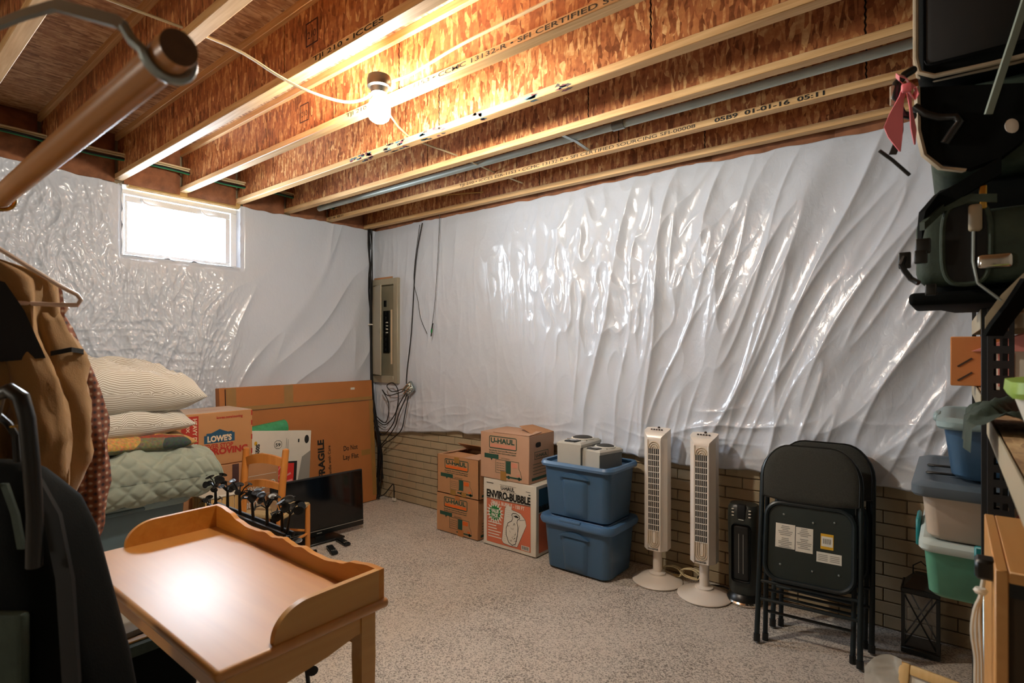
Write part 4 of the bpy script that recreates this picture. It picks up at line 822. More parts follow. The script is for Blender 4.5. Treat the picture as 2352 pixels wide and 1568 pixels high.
# ------------------------------------------------------------------ folding chairs leaning on the wall
def folding_chair(label, loc, rx, rz):
    r = thing('folding_chair', label, 'chair', loc, rz, 'folding chairs leaning on the long wall'); r.rotation_euler = (rx, 0, rz)
    hw = .215
    arch = [(-hw, 0, 0), (-hw, 0, .80)] + [(-hw+.13*(1-math.cos(a)), 0, .80+.15*math.sin(a)) for a in [math.pi/2*i/6 for i in range(1, 7)]] + [(hw-.13*(1-math.cos(a)), 0, .80+.15*math.sin(a)) for a in [math.pi/2*i/6 for i in range(6, -1, -1)]] + [(hw, 0, 0)]
    MB().tube(arch, .0125, 10).build('back_frame', M_CHAIRF, r)
    for sx in (-1, 1):
        MB().tube([(sx*hw, 0, 0), (sx*hw, 0, .035)], .0155, 10).build('foot_cap', M_BLK, r)
        MB().tube([(sx*.185, .055, 0.01), (sx*.19, .045, .35), (sx*.195, .03, .70)], .0115, 10).build('rear_leg', M_CHAIRF, r)
        MB().tube([(sx*.185, .055, 0.0), (sx*.185, .0545, .035)], .0145, 10).build('foot_cap', M_BLK, r)
        MB().box(sx*.205-.004, sx*.205+.004, -.006, .05, .47, .50).build('hinge', M_CHAIRF, r, smooth=False)
    for z in (.20, .285): MB().tube([(-hw, 0, z), (hw, 0, z)], .008, 8).build('cross_bar', M_CHAIRF, r)
    for z in (.14, .24): MB().tube([(-.186, .05, z), (.186, .05, z)], .007, 8).build('cross_bar', M_CHAIRF, r)
    # upholstered backrest
    out = [(-.212, .70), (-.215, .80)] + [(-.215+.125*(1-math.cos(a)), .80+.165*math.sin(a)) for a in [math.pi/2*i/8 for i in range(1, 9)]] + [(.215-.125*(1-math.cos(a)), .80+.165*math.sin(a)) for a in [math.pi/2*i/8 for i in range(8, -1, -1)]] + [(.212, .70), (.1, .685), (-.1, .685)]
    cx, cz = 0, .83
    def ring(k, y): return [(cx+(p[0]-cx)*k, y, cz+(p[1]-cz)*k) for p in out]
    MB().loft([ring(.94, .022), ring(1.0, .014), ring(1.02, 0), ring(1.0, -.016), ring(.95, -.024), ring(.80, -.029), ring(.4, -.032)]).build('backrest', M_PAD, r)
    MB().tube([(p[0]*.985, -.020, cz+(p[1]-cz)*.985) for p in out], .004, 6, closed=True).build('piping', M_BLK, r)
    # folded seat, underside to the room
    seat = rrect(0, 0, .19, .185, .07, 0, 6); z0 = .49
    MB().loft([[(p[0]*k, y, z0+p[1]*k) for p in seat] for k, y in ((.97, .03), (1.0, .022), (1.0, .002), (.96, -.004))]).build('seat_pad', M_PAD, r)
    MB().loft([[(p[0]*.955, y, z0+p[1]*.955) for p in seat] for y in (-.004, -.008)]).build('seat_underside', M_CHAIRS, r)
    MB().tube([(p[0], -.010, z0+p[1]) for p in seat], .0115, 8, closed=True).build('seat_frame', M_CHAIRF, r)
    for x, z in ((-.11, .62), (.11, .615), (.02, .60), (.02, .375), (.13, .38), (-.12, .38)): MB().lathe([(.006, 0), (.004, .003), (0, .004)], 8, M=Matrix.Translation((x, -.008, z)) @ Matrix.Rotation(R(90), 4, 'X')).build('rivet', M_STEEL, r)
    p = Print((0, -.0085, 0), (1,0,0), (0,0,1)); p.rect(-.145, .46, -.058, .575, .0012); p.rect(-.055, .455, .02, .57, .0012); sgn = p.build('label_sheet', M_WHITEC, r)
    q = Print((0, -.0085, 0), (1,0,0), (0,0,1)); rr2 = random.Random(4)
    for k in range(13):
        for x in (-.101, -.018):
            if (k + (x > -.05)) % 7 == 6: continue
            w_ = rr2.uniform(.012, .034); q.rect(x-w_, .564-.0082*k-.0022, x+w_, .564-.0082*k+.0012, .002)
    q.build('label_lines', M_GREYP, r)
    p = Print((0, -.0085, 0), (1,0,0), (0,0,1)); p.rect(.052, .487, .106, .558, .0012); p.build('barcode_sticker', M_YELLOWP, r)
    p = Print((0, -.0085, 0), (1,0,0), (0,0,1)); p.rect(.055, .50, .103, .546, .0018); p.rect(.036, .425, .14, .472, .0012); p.build('sticker', M_WHITEPL, r)
    p = Print((0, -.0085, 0), (1,0,0), (0,0,1))
    for k in range(8): p.rect(.062+.0045*k, .512, .062+.0045*k+(.0015 if k % 2 else .003), .536, .0024)
    for k in range(4):
        for x in (.043, .092): p.rect(x, .434+.008*k, x+.04, .437+.008*k, .0018)
    p.build('barcode', M_GREYP, r)
    return r
ca = math.atan2(.215, .96)
c1 = folding_chair('black folding chair with white stickers under its folded seat, front of two', (3.94, -.545, 0.006), -ca, R(5))
c2 = dup(c1, (3.965, -.35, 0.006), R(3), 'black folding chair with a padded back, behind the front folding chair')
c2.rotation_euler = (-R(12.0), 0, R(3))

# ------------------------------------------------------------------ big flat carton, boxes, screen and chair by the window wall
fg = thing('tv_carton', 'wide flat brown carton leaning on the window wall beside the corner', 'box', (.19, -.83, 0)); fg.rotation_euler = (0, R(-4.0), 0)
L_ = .71; TH = .07
MB().rbox(-TH, 0, -L_, L_-.005, 0.002, 1.14, .004, 1).build('body', M_CARD2, fg)
p = Print((.0006, -L_, 0), (0,1,0), (0,0,1)); W = 2*L_
p.rect(.01, .955, W-.01, .985, .0012); p.rect(.52, .985, .60, 1.135, .0012); p.rect(.05, .985, .125, 1.135, .0012); p.rect(W-.05, .05, W-.005, .95, .0012); p.rect(W-.16, .44, W-.06, .49, .0014); p.parts('tape', M_TAPE, fg)
MB().box(0, .003, -L_+.01, L_-.01, .948, .955).build('flap_seam', M_CARDIN, fg, smooth=False)
MB().box(0.0005, .0025, -L_+.04, -L_+.046, .96, 1.13).build('corner_gap', M_DARKGAP, fg, smooth=False)
for args, kw in ((('FRAGILE', .87, .30), dict(w=.34, h=.06, bold=.04, rot=90)), (('Handle with Care', .935, .30), dict(w=.28, h=.028, rot=90, bold=.01))):
    p = Print((.0006, -L_, 0), (0,1,0), (0,0,1)); p.text(*args, **kw); p.build('lettering', M_BLACKP, fg)
p = Print((.0006, -L_, 0), (0,1,0), (0,0,1)); p.text('Do Not', 1.145, .51, w=.15, h=.045, bold=.01, align='c'); p.build('lettering', M_BLACKP, fg); p = Print((.0006, -L_, 0), (0,1,0), (0,0,1)); p.text('Lay Flat', 1.145, .43, w=.165, h=.045, bold=.01, align='c'); p.build('lettering', M_BLACKP, fg)
p = Print((.0006, -L_, 0), (0,1,0), (0,0,1)); p.rect(1.17, 1.06, 1.215, 1.08, .0012); p.build('sticker', M_WHITEPL, fg)

lx = .58
cb = thing('tv_carton', 'brown carton with white ultra high definition lettering below the hardware store carton', 'box', (lx-.12, -1.6, 0))
M0 = Matrix.Translation((-(lx-.12), 1.6, 0))
MB().rbox(lx-.25, lx+.02, -2.02, -1.33, 0.002, .645, .004, 1, M=M0).build('body', M_CARD, cb)
def cbp(): return Print((.12+.0206, -.42, 0), (0,1,0), (0,0,1))
p = cbp(); p.rect(.355, .0, .40, .643, .0008); p.build('dark_band', M_PURPLE, cb)
p = cbp(); p.text('Crystal UHD', .405, .435, w=.26, h=.055, bold=.01); p.text('8000', .435, .31, w=.125, h=.05, bold=.01); p.text('SERIES', .60, .315, w=.07, h=.018)
for z in (.535, .395, .27): p.line([(.41, z), (.67, z)], .003)
for k in range(9): p.line([(.41, .245-.022*k), (.41+.25-.03*(k % 3), .245-.022*k)], .003)
p.build('lettering', M_WHITEP, cb)
lw = thing('moving_carton', 'hardware store moving carton with blue gabled logo and red lettering', 'box', (lx-.15, -1.72, .647))
M0 = Matrix.Translation((-(lx-.15), 1.72, -.647)); Y0, Y1, Z0, Z1 = -2.03, -1.515, .648, 1.008
MB().rbox(lx-.36, lx, Y0, Y1, Z0, Z1, .004, 1, M=M0).build('body', mat('lowes_cardboard', '#c08a58', .7, var=.05, scale=6), lw)
MB().box(lx-.355, lx-.005, Y0+.005, Y1-.005, Z1, Z1+.002, M=M0).build('top_flaps', mat('pale_carton_top', '#cdb29c', .6, var=.04), lw, smooth=False)
def lwp(): return Print((.15+.0006, 1.72+Y0, .001), (0,1,0), (0,0,1))
for args, kw in ((('lowes.com/moving', .27, .315), dict(w=.175, h=.018, bold=.03)), (('NEVER STOP', .175, .118), dict(w=.205, h=.03, bold=.03)), (('IMPROVING', .155, .075), dict(w=.325, h=.042, bold=.05))):
    p = lwp(); p.text(*args, **kw); p.build('lettering', M_REDP, lw)
p = lwp(); p.rect(.05, .09, .155, .345, .0006)
for z in (.05, .15, .25, .32): p.rect(.505, z, .514, z+.035, .0008)
p.parts('red_band', M_REDP, lw)
p = lwp(); p.text('HEAVY DUTY', .12, .33, w=.22, h=.026, bold=.03, rot=-90, lift=.0016); p.text('BOX', .08, .32, w=.08, h=.02, bold=.03, rot=-90, lift=.0016); p.build('lettering', M_CREAMP, lw)
p = lwp(); p.poly([(.19, .155), (.39, .155), (.39, .215), (.375, .215), (.375, .225), (.345, .222), (.29, .245), (.235, .222), (.205, .222), (.205, .208), (.19, .208)]); p.build('logo', M_BLUEP, lw)
p = lwp(); p.text("LOWE'S", .21, .165, w=.16, h=.038, bold=.05, lift=.002); p.build('lettering', M_CREAMP, lw)
p = Print((.15-.36, 1.72+Y0, Z1-Z0+.003), (0,1,0), (-1,0,0)); p = Print((.15, 1.72+Y0, Z1-Z0+.003), (0,1,0), (-1,0,0)); p.line([(.2, .12), (.32, .12)], .006); p.line([(.2, .16), (.36, .16)], .006); p.build('print', M_REDP, lw)

mn = thing('monitor_carton', 'white monitor carton with red burst picture leaning by the big flat carton', 'box', (.42, -1.24, 0)); mn.rotation_euler = (0, R(-5), 0)
wk = lambda **k: None
MB().rbox(-.12, 0, -.27, .245, .29, .80, .004, 1, M=Matrix.Rotation(R(-6), 4, 'X')).build('body', M_WHITEC, mn)
Mr = Matrix.Rotation(R(-6), 4, 'X')
class TP(Print):
    def build(s, name, m, parent):
        s.mb.v = [tuple(Mr @ Vector(v)) for v in s.mb.v]; return s.mb.build(name, m, parent, smooth=False)
def mnp(): return TP((.0006, -.27, .29), (0,1,0), (0,0,1))
p = mnp(); p.put([(.395, .0), (.515, 0), (.515, .35), (.44, .30)], [(0,1,2,3)], .0006); p.build('grey_print', M_GREYP, mn)
p = mnp(); p.rect(.13, .0, .40, .27, .0010); p.text('T650S', .085, .30, w=.11, h=.028, bold=.05, rot=90); p.poly([(.475+.02*math.cos(a), .44+.034*math.sin(a)) for a in [k*math.pi/8 for k in range(16)]]); p.rect(.39, .02, .46, .05, .0012); p.rect(.415, .02, .435, .12, .0012)
p.frame(.20, .37, .265, .435, .003, .03); p.text('59', .212, .388, w=.04, h=.026, bold=.02); p.line([(.30, .35), (.30, .45)], .002); p.line([(.315, .34), (.315, .44)], .002); p.line([(.405, .42), (.405, .44)], .012); p.build('print', M_BLACKP, mn)
p = mnp(); p.rect(.13, .01, .375, .255, .0014); p.build('picture', mat('red_picture', '#d8352f', .4, var=.05), mn)
p = mnp()
for k in range(11):
    a = R(-70+16*k); c0 = (.17, .09); l1, l2 = .05, .2
    e = [(c0[0]+l1*math.cos(a), c0[1]+l1*math.sin(a)), (c0[0]+l2*math.cos(a-.04), c0[1]+l2*math.sin(a-.04)), (c0[0]+l2*math.cos(a+.04), c0[1]+l2*math.sin(a+.04))]
    e = [(min(max(x, .132), .373), min(max(y, .012), .253)) for x, y in e]; p.put(e, [(0,1,2)], .0018)
p.build('rays', mat('pink_rays', '#e89a92', .4, var=0), mn)
p = mnp(); p.poly([(.055+.012*math.cos(a), .415+.016*math.sin(a)) for a in [k*math.pi/6 for k in range(12)]]); p.build('badge', M_YELLOWP, mn)
# carton that carries the monitor carton (hidden behind the screen)
hc = thing('carton', 'plain brown carton hidden behind the screen under the monitor carton', 'box', (.36, -1.2, 0)); MB().rbox(-.11, .12, -.11, .42, .002, .275, .004, 1).build('body', M_CARD, hc)
MB().box(.118, .1215, -.10, .41, .125, .16).build('tape', M_TAPE, hc, smooth=False)
bw = thing('bubble_wrap_roll', 'green bubble wrap roll peeking over the white monitor carton', 'packing', (.28, -1.20, .775)); bw.rotation_euler = (R(6), 0, 0)
MB().tube([(0, -.19, .03), (0, .1, .03)], .055, 18).build('roll', M_BUBBLE, bw)
MB().tube([(0, -.195, .03), (0, -.19, .03)], .02, 10).build('core', M_CARD, bw)
MB().rbox(-.06, .03, -.34, -.19, -.02, .055, .02, 2, M=Matrix.Rotation(R(12), 4, 'X')).build('clear_wrap', M_FILM, bw)

tv = thing('flat_screen', 'black flat screen television standing on the carpet with its face to the room', 'television', (.765, -1.085, 0), R(-5)); tv.rotation_euler = (0, R(-3), R(-5))
MB().rbox(-.028, 0, -.365, .365, .035, .475, .006, 2).build('bezel', M_BLK, tv)
MB().box(0, .0012, -.353, .353, .085, .465).build('screen', M_TV, tv, smooth=False)
MB().box(0, .003, -.363, .363, .072, .076).build('trim_line', M_GREYP, tv, smooth=False)
p = Print((.0006, -.03, .05), (0,1,0), (0,0,1)); p.line([(0, .005), (.035, .005)], .007); p.build('logo', M_GREYP, tv)
MB().rbox(-.06, -.028, -.25, .25, .10, .36, .01, 1).build('back_cover', M_BLK, tv)
MB().rbox(-.10, .09, -.17, .15, .0, .012, .005, 1).build('stand_base', M_BLK, tv); MB().rbox(-.022, -.008, -.04, .04, .01, .06, .003, 1).build('stand_neck', M_BLK, tv)
for i, (x, y, a, lb_) in enumerate([(1.02, -1.30, 62, 'black remote control nearest the desk below the flat screen'), (1.03, -1.165, 70, 'black remote control on the carpet, middle of three'), (.95, -1.02, 80, 'black remote control under the middle of the flat screen')]):
    rm = thing('remote_control', lb_, 'remote control', (x, y, .0), R(a+180))
    MB().rbox(-.024, .024, -.085, .085, .001, .021, .008, 2).build('case', M_BLK, rm)
    for k in range(5):
        for q in (-1, 0, 1): MB().rbox(q*.013-.004, q*.013+.004, -.06+.026*k, -.05+.026*k, .02, .0235, .001, 1).build('button', M_GREYP if k == 4 else M_GAP, rm)

ch = thing('child_chair', 'small orange wooden ladder back chair standing in front of the cartons', 'chair', (.99, -1.66, 0), R(28))
hw = .135
for sx in (-1, 1):
    a = [(sx*hw, 0, 0), (sx*hw, .0, .34), (sx*(hw+.004), .02, .56), (sx*(hw+.008), .05, .775)]
    MB().tube(a, [.021, .023, .023, .021], 14).build('back_post', M_CHW, ch)
    MB().lathe([(.021, 0), (.019, .012), (.008, .017), (0, .018)], 14, (sx*(hw+.008), .05, .773)).build('post_cap', M_CHW, ch)
    MB().tube([(sx*(hw+.02), .29, 0), (sx*(hw+.02), .29, .36)], .017, 12).build('front_leg', M_CHW, ch)
    MB().tube([(sx*hw, 0, .16), (sx*(hw+.02), .29, .16)], .010, 10).build('stretcher', M_CHW, ch)
for zt, zh, yb in ((.70, .06, .036), (.545, .045, .018)):
    rows = []
    for i in range(13):
        u = -1+2*i/12; bow = .035*(1-u*u); y = yb-bow*0.6; hgt = zh*(1-.1*u*u); zc = zt+.03*(1-u*u)
        rows.append([(u*hw, y-.008, zc-hgt/2), (u*hw, y+.008, zc-hgt/2), (u*hw, y+.010, zc+hgt/2), (u*hw, y-.010, zc+hgt/2)])
    MB().loft(rows).build('back_rail', M_CHW, ch)
MB().rbox(-hw-.03, hw+.03, -.01, .31, .345, .375, .012, 2).build('rush_seat', mat_stripe('rush', '#c9b083', '#a88d5c', 30, 'X'), ch)
for k in (0, 1): MB().tube([(-hw, .0+.29*k, .12+.06*k), (hw, .29*k, .12+.06*k)], .009, 10).build('stretcher', M_CHW, ch)
pb = thing('slatted_crate', 'small cream slatted crate with white cover between the chair and bedding', 'crate', (.735, -1.80, 0), R(0))
for k in range(6): MB().rbox(.09, .102, -.115+.04*k, -.08+.04*k, .05, .49, .003, 1).build('slat', M_FRAMEW, pb)
for k in range(5): MB().rbox(-.095+.04*k, -.06+.04*k, -.137, -.125, .05, .49, .003, 1).build('slat', M_FRAMEW, pb)
MB().box(-.095, .092, -.125, .125, .002, .485).build('lining', M_WHITEC, pb, smooth=False)
MB().rbox(-.105, .108, -.14, .13, .49, .507, .006, 1).build('cover', M_WHITEPL, pb)

# ------------------------------------------------------------------ bedding stacked on the grey tote
gt = thing('storage_tote', 'grey green lidded tote under the stack of bedding', 'storage box', (.72, -2.42, 0))
MB().loft([rrect(0,0,.21,.28,.05,.002), rrect(0,0,.22,.29,.05,.02), rrect(0,0,.255,.325,.05,.565)]).build('body', M_TOTEG, gt)
MB().loft([rrect(0,0,.268,.338,.06,.545), rrect(0,0,.284,.354,.07,.56), rrect(0,0,.286,.356,.07,.585), rrect(0,0,.27,.34,.06,.60), rrect(0,0,.24,.31,.05,.592), rrect(0,0,.22,.29,.05,.598)]).build('lid', M_TOTEGL, gt)
p = Print((.232, .0, .40), (0,1,0), (.06,0,1)); p.rect(0.0, 0.03, .2, .11, .006); p.build('label_patch', M_GREYP, gt)
MB().rbox(.262, .292, -.1, .1, .548, .572, .006, 1).build('lid_latch', M_TOTEG, gt)
def cushion(wx, wy, h, seed, pw=3.0, wr=.012, pinch=.10, n=46, edge=.5, sq=2.4):
    V = []; u = np.sin(np.linspace(-1, 1, n)*np.pi/2); U, W_ = np.meshgrid(u, u, indexing='ij')
    px = U*wx/2*(1-pinch*(1-np.abs(U)**2)*0 - pinch*(1-W_**2)*np.abs(U)**2*.0); 
    px = U*wx/2*(1-pinch*(1-np.abs(W_)**1.5)*np.abs(U)**4); py = W_*wy/2*(1-pinch*(1-np.abs(U)**1.5)*np.abs(W_)**4)
    th = ((1-np.abs(U)**pw)*(1-np.abs(W_)**pw))**edge
    nz = perlin(U*sq+seed, W_*sq, seed)*wr*2 + (1-np.abs(perlin(U*2+seed, W_*4, seed+1)))**3*wr
    top = h*.5*th + nz*th; bot = -h*.5*th + perlin(U*3, W_*3+seed, seed+2)*wr*th
    P = [np.stack([px, py, top], -1), np.stack([px, py, bot], -1)]
    return P
P = None
def cushion_build(P, name, m, parent=None, quilt=0):
    mb = MB(); 
    for k, A in enumerate(P):
        mb.grid([[tuple(q) for q in row] for row in (A if k == 0 else A[::-1])])
    bm = bmesh.new(); me = bpy.data.meshes.new(name); me.from_pydata(mb.v, [], mb.f); bm.from_mesh(me); ly = bm.verts.layers.float.new('stripe'); bm.verts.ensure_lookup_table()
    vals = []
    for k, A in enumerate(P):
        dl = np.zeros(A.shape[:2]); dl[1:] = np.linalg.norm(np.diff(A, axis=0), axis=-1); s_ = np.cumsum(dl, 0); vals.append((s_ if k == 0 else s_[::-1]).ravel())
    for v_, s_ in zip(bm.verts, np.concatenate(vals)): v_[ly] = float(s_)
    bmesh.ops.remove_doubles(bm, verts=bm.verts, dist=1e-5); bmesh.ops.recalc_face_normals(bm, faces=bm.faces); bm.to_mesh(me); bm.free()
    return mesh_obj(name, me, m, parent, True, 80)
def place(o, loc, rot): o.location = loc; o.rotation_euler = [R(a) for a in rot]; return o
P = cushion(.68, .86, .30, 11, pw=7, wr=.02, pinch=.03, n=150, edge=.42)
for k, A in enumerate(P):
    dl = np.zeros(A.shape[:2]); dl[1:] = np.linalg.norm(np.diff(A, axis=0), axis=-1); su = np.cumsum(dl, 0); W_ = A[..., 1]
    g = np.minimum(np.abs(np.sin((su+W_*1.0)*math.pi/.11)), np.abs(np.sin((su-W_*1.0)*math.pi/.11)))
    nn = np.cross(np.gradient(A, axis=0), np.gradient(A, axis=1)); nn /= np.linalg.norm(nn, axis=-1, keepdims=True)+1e-9; nn *= (1 if k == 0 else -1)
    A += nn*((np.minimum(g*1.5, 1)**.7-1)*.010 + .012*perlin(su*4, W_*3, 71) - .014*(1-np.abs(perlin(su*2+2, W_*3, 73)))**6)[..., None]
q_ = place(cushion_build(P, 'folded_quilt', M_QUILT), (.80, -2.40, .745), (-3, 4, 4)); tag(q_, 'thick sage green quilted bedspread folded on the grey tote', 'quilt')
# upright quilted end facing the room
P = cushion(.62, .78, .10, 31, pw=6, wr=.01, pinch=.03, n=40, edge=.5)
o = place(cushion_build(P, 'folded_blanket', M_FLOR), (.76, -2.47, .93), (-2, 3, 3)); tag(o, 'patchwork blanket in gold and red folded between quilt and pillows', 'blanket')
P = cushion(.50, .72, .17, 5, pw=3.2, wr=.018); o = place(cushion_build(P, 'pillow', M_PILLOW), (.80, -2.44, 1.04), (-2, 6, 5)); tag(o, 'lower striped ticking pillow on the patchwork blanket', 'pillow', 'striped pillows')
P = cushion(.54, .80, .27, 8, pw=3.2, wr=.02); o = place(cushion_build(P, 'pillow', M_PILLOW), (.80, -2.42, 1.225), (-5, 7, 3)); tag(o, 'top plump striped ticking pillow of the bedding stack', 'pillow', 'striped pillows')

# ------------------------------------------------------------------ wooden washstand desk
dk = thing('washstand_desk', 'orange brown wooden tray topped desk in the foreground', 'desk', (2.655, -2.64, 0))
M0 = Matrix.Translation((-2.655, 2.64, 0)); X0, X1, Y0, Y1, ZT = 2.11, 3.20, -2.885, -2.40, .72
MB().rbox(X0, X1, Y0, Y1, ZT-.028, ZT, .012, 4, M=M0).build('table_top', M_DESKTOP, dk)
prof = [(0, .085), (.05, .085), (.12, .076), (.18, .058), (.26, .048), (.33, .050), (.385, .058), (.43, .050), (.47, .056), (.5, .062), (.53, .056), (.57, .050), (.615, .058), (.67, .050), (.74, .048), (.82, .058), (.88, .076), (.95, .085), (1, .085)]
fine = []
for (a, h0), (c, h1) in zip(prof[:-1], prof[1:]):
    for k in range(4): t = k/4; tt = t*t*(3-2*t); fine.append((a+(c-a)*t, h0+(h1-h0)*tt))
fine.append(prof[-1]); xa, xb = X0+.012, X1-.012
MB().prism([(0, 0)]+[(a*(xb-xa), h) for a, h in fine]+[(xb-xa, 0)], (xa, Y1-.03, ZT), (1,0,0), (0,0,1), (0,.018,0), M=M0).build('back_rail', M_DESK, dk, ang=30)
for x, m in ((xa, M_DESK), (xb-.018, M_DESKY)):
    ll = .315; pr = [(0, 0), (ll, 0)] + [(ll-.10+.10*math.cos(a), .005+.078*math.sin(a)) for a in [math.pi/2*i/12 for i in range(13)]] + [(0, .085)]
    MB().prism(pr, (x, Y1-.03, ZT), (0,-1,0), (0,0,1), (.018,0,0), M=M0).build('side_rail', m, dk, ang=30)
for x in (X0+.03, X1-.03-.018):
    pr = [(0, 0), (Y1-Y0-.09, 0), (Y1-Y0-.09, -.085), (.30, -.085)] + [(.30-.2*t, -.085-.0+.02*math.sin(t*math.pi)) for t in (.25, .5, .75)] + [(.08, -.065), (0, -.065)]
    pr = [(0, 0), (.40, 0), (.40, -.11)] + [(.36, -.105), (.30, -.095), (.22, -.085), (.14, -.075), (.08, -.062), (.05, -.055), (0, -.055)]
    MB().prism(pr, (x, Y1-.045, ZT-.028), (0,-1,0), (0,0,1), (.018,0,0), M=M0).build('side_apron', M_DESKY, dk)
MB().box(X0+.05, X1-.05, Y1-.06, Y1-.045, ZT-.14, ZT-.028, M=M0).build('back_apron', M_DESK, dk, smooth=False)
MB().box(X0+.05, X1-.05, Y0+.035, Y0+.05, ZT-.10, ZT-.028, M=M0).build('front_apron', M_DESK, dk, smooth=False)
for x in (X0+.025, X1-.072):
    for y in (Y0+.03, Y1-.082):
        cx, cy = x+.023, y+.026
        MB().loft([[(cx+a*s, cy+b*s, z) for a, b in ((-1,-1), (1,-1), (1,1), (-1,1))] for z, s in ((.0, .014), (.56, .024), (.60, .0235), (.692, .0235))], M=M0).build('leg', M_DESKY, dk, smooth=False)

# black iron leaf stand behind the desk
st = thing('leaf_candle_stand', 'black iron stand with a row of round leaf branches behind the desk', 'candle stand', (2.17, -2.31, 0))
M0 = Matrix.Translation((-2.17, 2.31, 0)); zb = .735
for y in (-2.335, -2.30): MB().rbox(1.83, 2.50, y-.006, y+.006, zb-.012, zb+.004, .002, 1, M=M0).build('rail', M_IRON, st)
MB().box(1.84, 2.49, -2.33, -2.305, zb-.02, zb-.012, M=M0).build('tray', M_CHROME if False else mat('tray_metal', '#8b97a0', .25, metal=.8, var=.05), st, smooth=False)
rl = random.Random(12)
leaf_me = MB().lathe([(0, .0), (.6, .05), (1, .12), (1.02, .16), (.98, .18), (.6, .1), (0, .06)], 14)
def leaf(par, p, d, r_):
    d = Vector(d).normalized(); q = d.to_track_quat('Z', 'Y').to_matrix().to_4x4(); M = M0 @ Matrix.Translation(p) @ q @ Matrix.Diagonal((r_, r_*.8, r_*.5, 1))
    MB().add(leaf_me.v, leaf_me.f, M).build('leaf', M_IRON, par)
def branch(base, topd, hgt, n, r_=.017, sp=.055):
    base = Vector(base); tip = base + Vector(topd)*hgt
    b = MB().tube([base, base.lerp(tip, .5), tip], [.007, .006, .005], 7, M=M0); tips = []
    for k in range(n):
        a = 2*math.pi*k/n + rl.uniform(-.3, .3); el = rl.uniform(-.25, 1.1); d = Vector((math.cos(a)*math.cos(el)*.95, math.sin(a)*math.cos(el)*.8, math.sin(el)))
        l = sp*rl.uniform(.8, 1.35); e = tip + d*l; b.tube([tip-Vector((0,0,.01)), tip + d*l*.5 + Vector((0,0,.006)), e], .0028, 5, M=M0); tips.append((e, d))
    bo = b.build('branch', M_IRON, st)
    for e, d in tips: leaf(bo, e, d + Vector((rl.uniform(-.5, .5), rl.uniform(-.7, .2), rl.uniform(-.2, .6))), r_*rl.uniform(.75, 1.25))
for k in range(6):
    x = 1.875+.115*k; branch((x, -2.318, zb), (rl.uniform(-.15, .15)-.08*(k == 0), 0, 1), .075+.012*(k < 3), 8)
branch((2.485, -2.318, zb), (.30, .0, .95), .09, 8, .02)
branch((1.85, -2.318, zb-.03), (-.55, 0, .3), .05, 5)
for sx, x in ((-1, 1.85), (1, 2.49)):
    path = [(x, -2.318, zb-.01), (x+sx*.03, -2.31, .55), (x+sx*.07, -2.29, .3), (x+sx*.10, -2.27, .0)]
    MB().tube(path, .008, 8, M=M0).build('leg', M_IRON, st)
    for i, z in enumerate((.66, .58, .34, .24, .12)):
        t = (zb-z)/zb; branch((x+sx*.10*t, -2.318+.045*t, z), (sx*.7, -.1, .25), .035, 4, .017, .045)

# under the desk
ut = thing('storage_tote', 'dark storage tote under the left end of the desk', 'storage box', (1.93, -2.72, 0))
MB().loft([rrect(0,0,.24,.2,.04,.002), rrect(0,0,.27,.23,.04,.36)]).build('body', M_BAG, ut); MB().loft([rrect(0,0,.285,.245,.05,.35), rrect(0,0,.29,.25,.05,.365), rrect(0,0,.28,.24,.05,.385)]).build('lid', M_BAGG, ut)
MB().rbox(.215, .25, -.1, .17, .385, .392, .002, 1).build('tape_strip', mat('tan_strip', '#c99a5a', .4, var=.2, scale=30), ut)
fp = MB().loft([[(1.9+dx, -2.78+dy, .389+k) for dx, dy in ((0, 0), (.24, .02), (.22, .16), (.05, .19))] for k in (0, .012, .02)]).build('folded_paper', M_GREYP, smooth=False); tag(fp, 'folded grey paper lying on the dark tote under the desk', 'paper')
db = thing('duffel_bag', 'black duffel bag on the carpet under the right end of the desk', 'bag', (2.74, -2.66, 0))
rows = []
for i in range(15):
    t = i/14; x = -.27+.54*t; s = (1-abs(2*t-1)**4)**.5 if 0 < t < 1 else .12
    rows.append([(x, .16*s*math.cos(a), .15+.148*max(s, .2)*math.copysign(abs(math.sin(a))**.75, math.sin(a))) for a in [2*math.pi*k/18 for k in range(18)]])
MB().loft(rows).build('body', M_BAG, db)
MB().tube([(-.12, -.12, .24), (-.10, -.06, .33), (0, -.03, .36), (.10, -.06, .33), (.12, -.12, .24)], .010, 7).build('handle', M_BLK, db)
MB().box(-.24, .24, -.004, .004, .296, .30).build('zip', M_GREYP, db, smooth=False)
# ------------------------------------------------------------------ closet rod and the clothes on it
RY, RZ = -3.20, 1.756
rod = thing('closet_rod', 'thick round wooden closet rod hung from the joists at upper left', 'rod', (3.0, RY, RZ))
MB().tube([(.85, 0, 0), (.848, 0, 0), (-1.6, 0, 0)], [.0185, .019, .019], 24).build('pole', M_ROD, rod)
MB().tube([(.85, 0, 0), (.8505, 0, 0)], .0186, 24).build('end_grain', mat('end_grain', '#5a3a1e', .7, var=.2, scale=60), rod)
def hook(x, par):
    # bent steel strap: down from the joist, under the rod and up again
    arc = [(x, .022*math.cos(a), .022*math.sin(a)) for a in [math.pi*(1.0+k/10) for k in range(11)]]
    pts = [(x, .02, .10), (x, .022, .05), (x, .022, .0)]
    MB().strip([(x, -.022, .03)] + arc + [(x, .022, .04), (x, .02, .075), (x-.01, -.02, .088), (x-.05, -.12, .092), (x-.10, -.30, .10)], .010, (1,0,0), .0015).build('hook_strap', M_STEEL, par)
hk = thing('rod_bracket', 'bent steel bracket strap holding the near end of the closet rod', 'bracket', (3.0, RY, RZ)); 
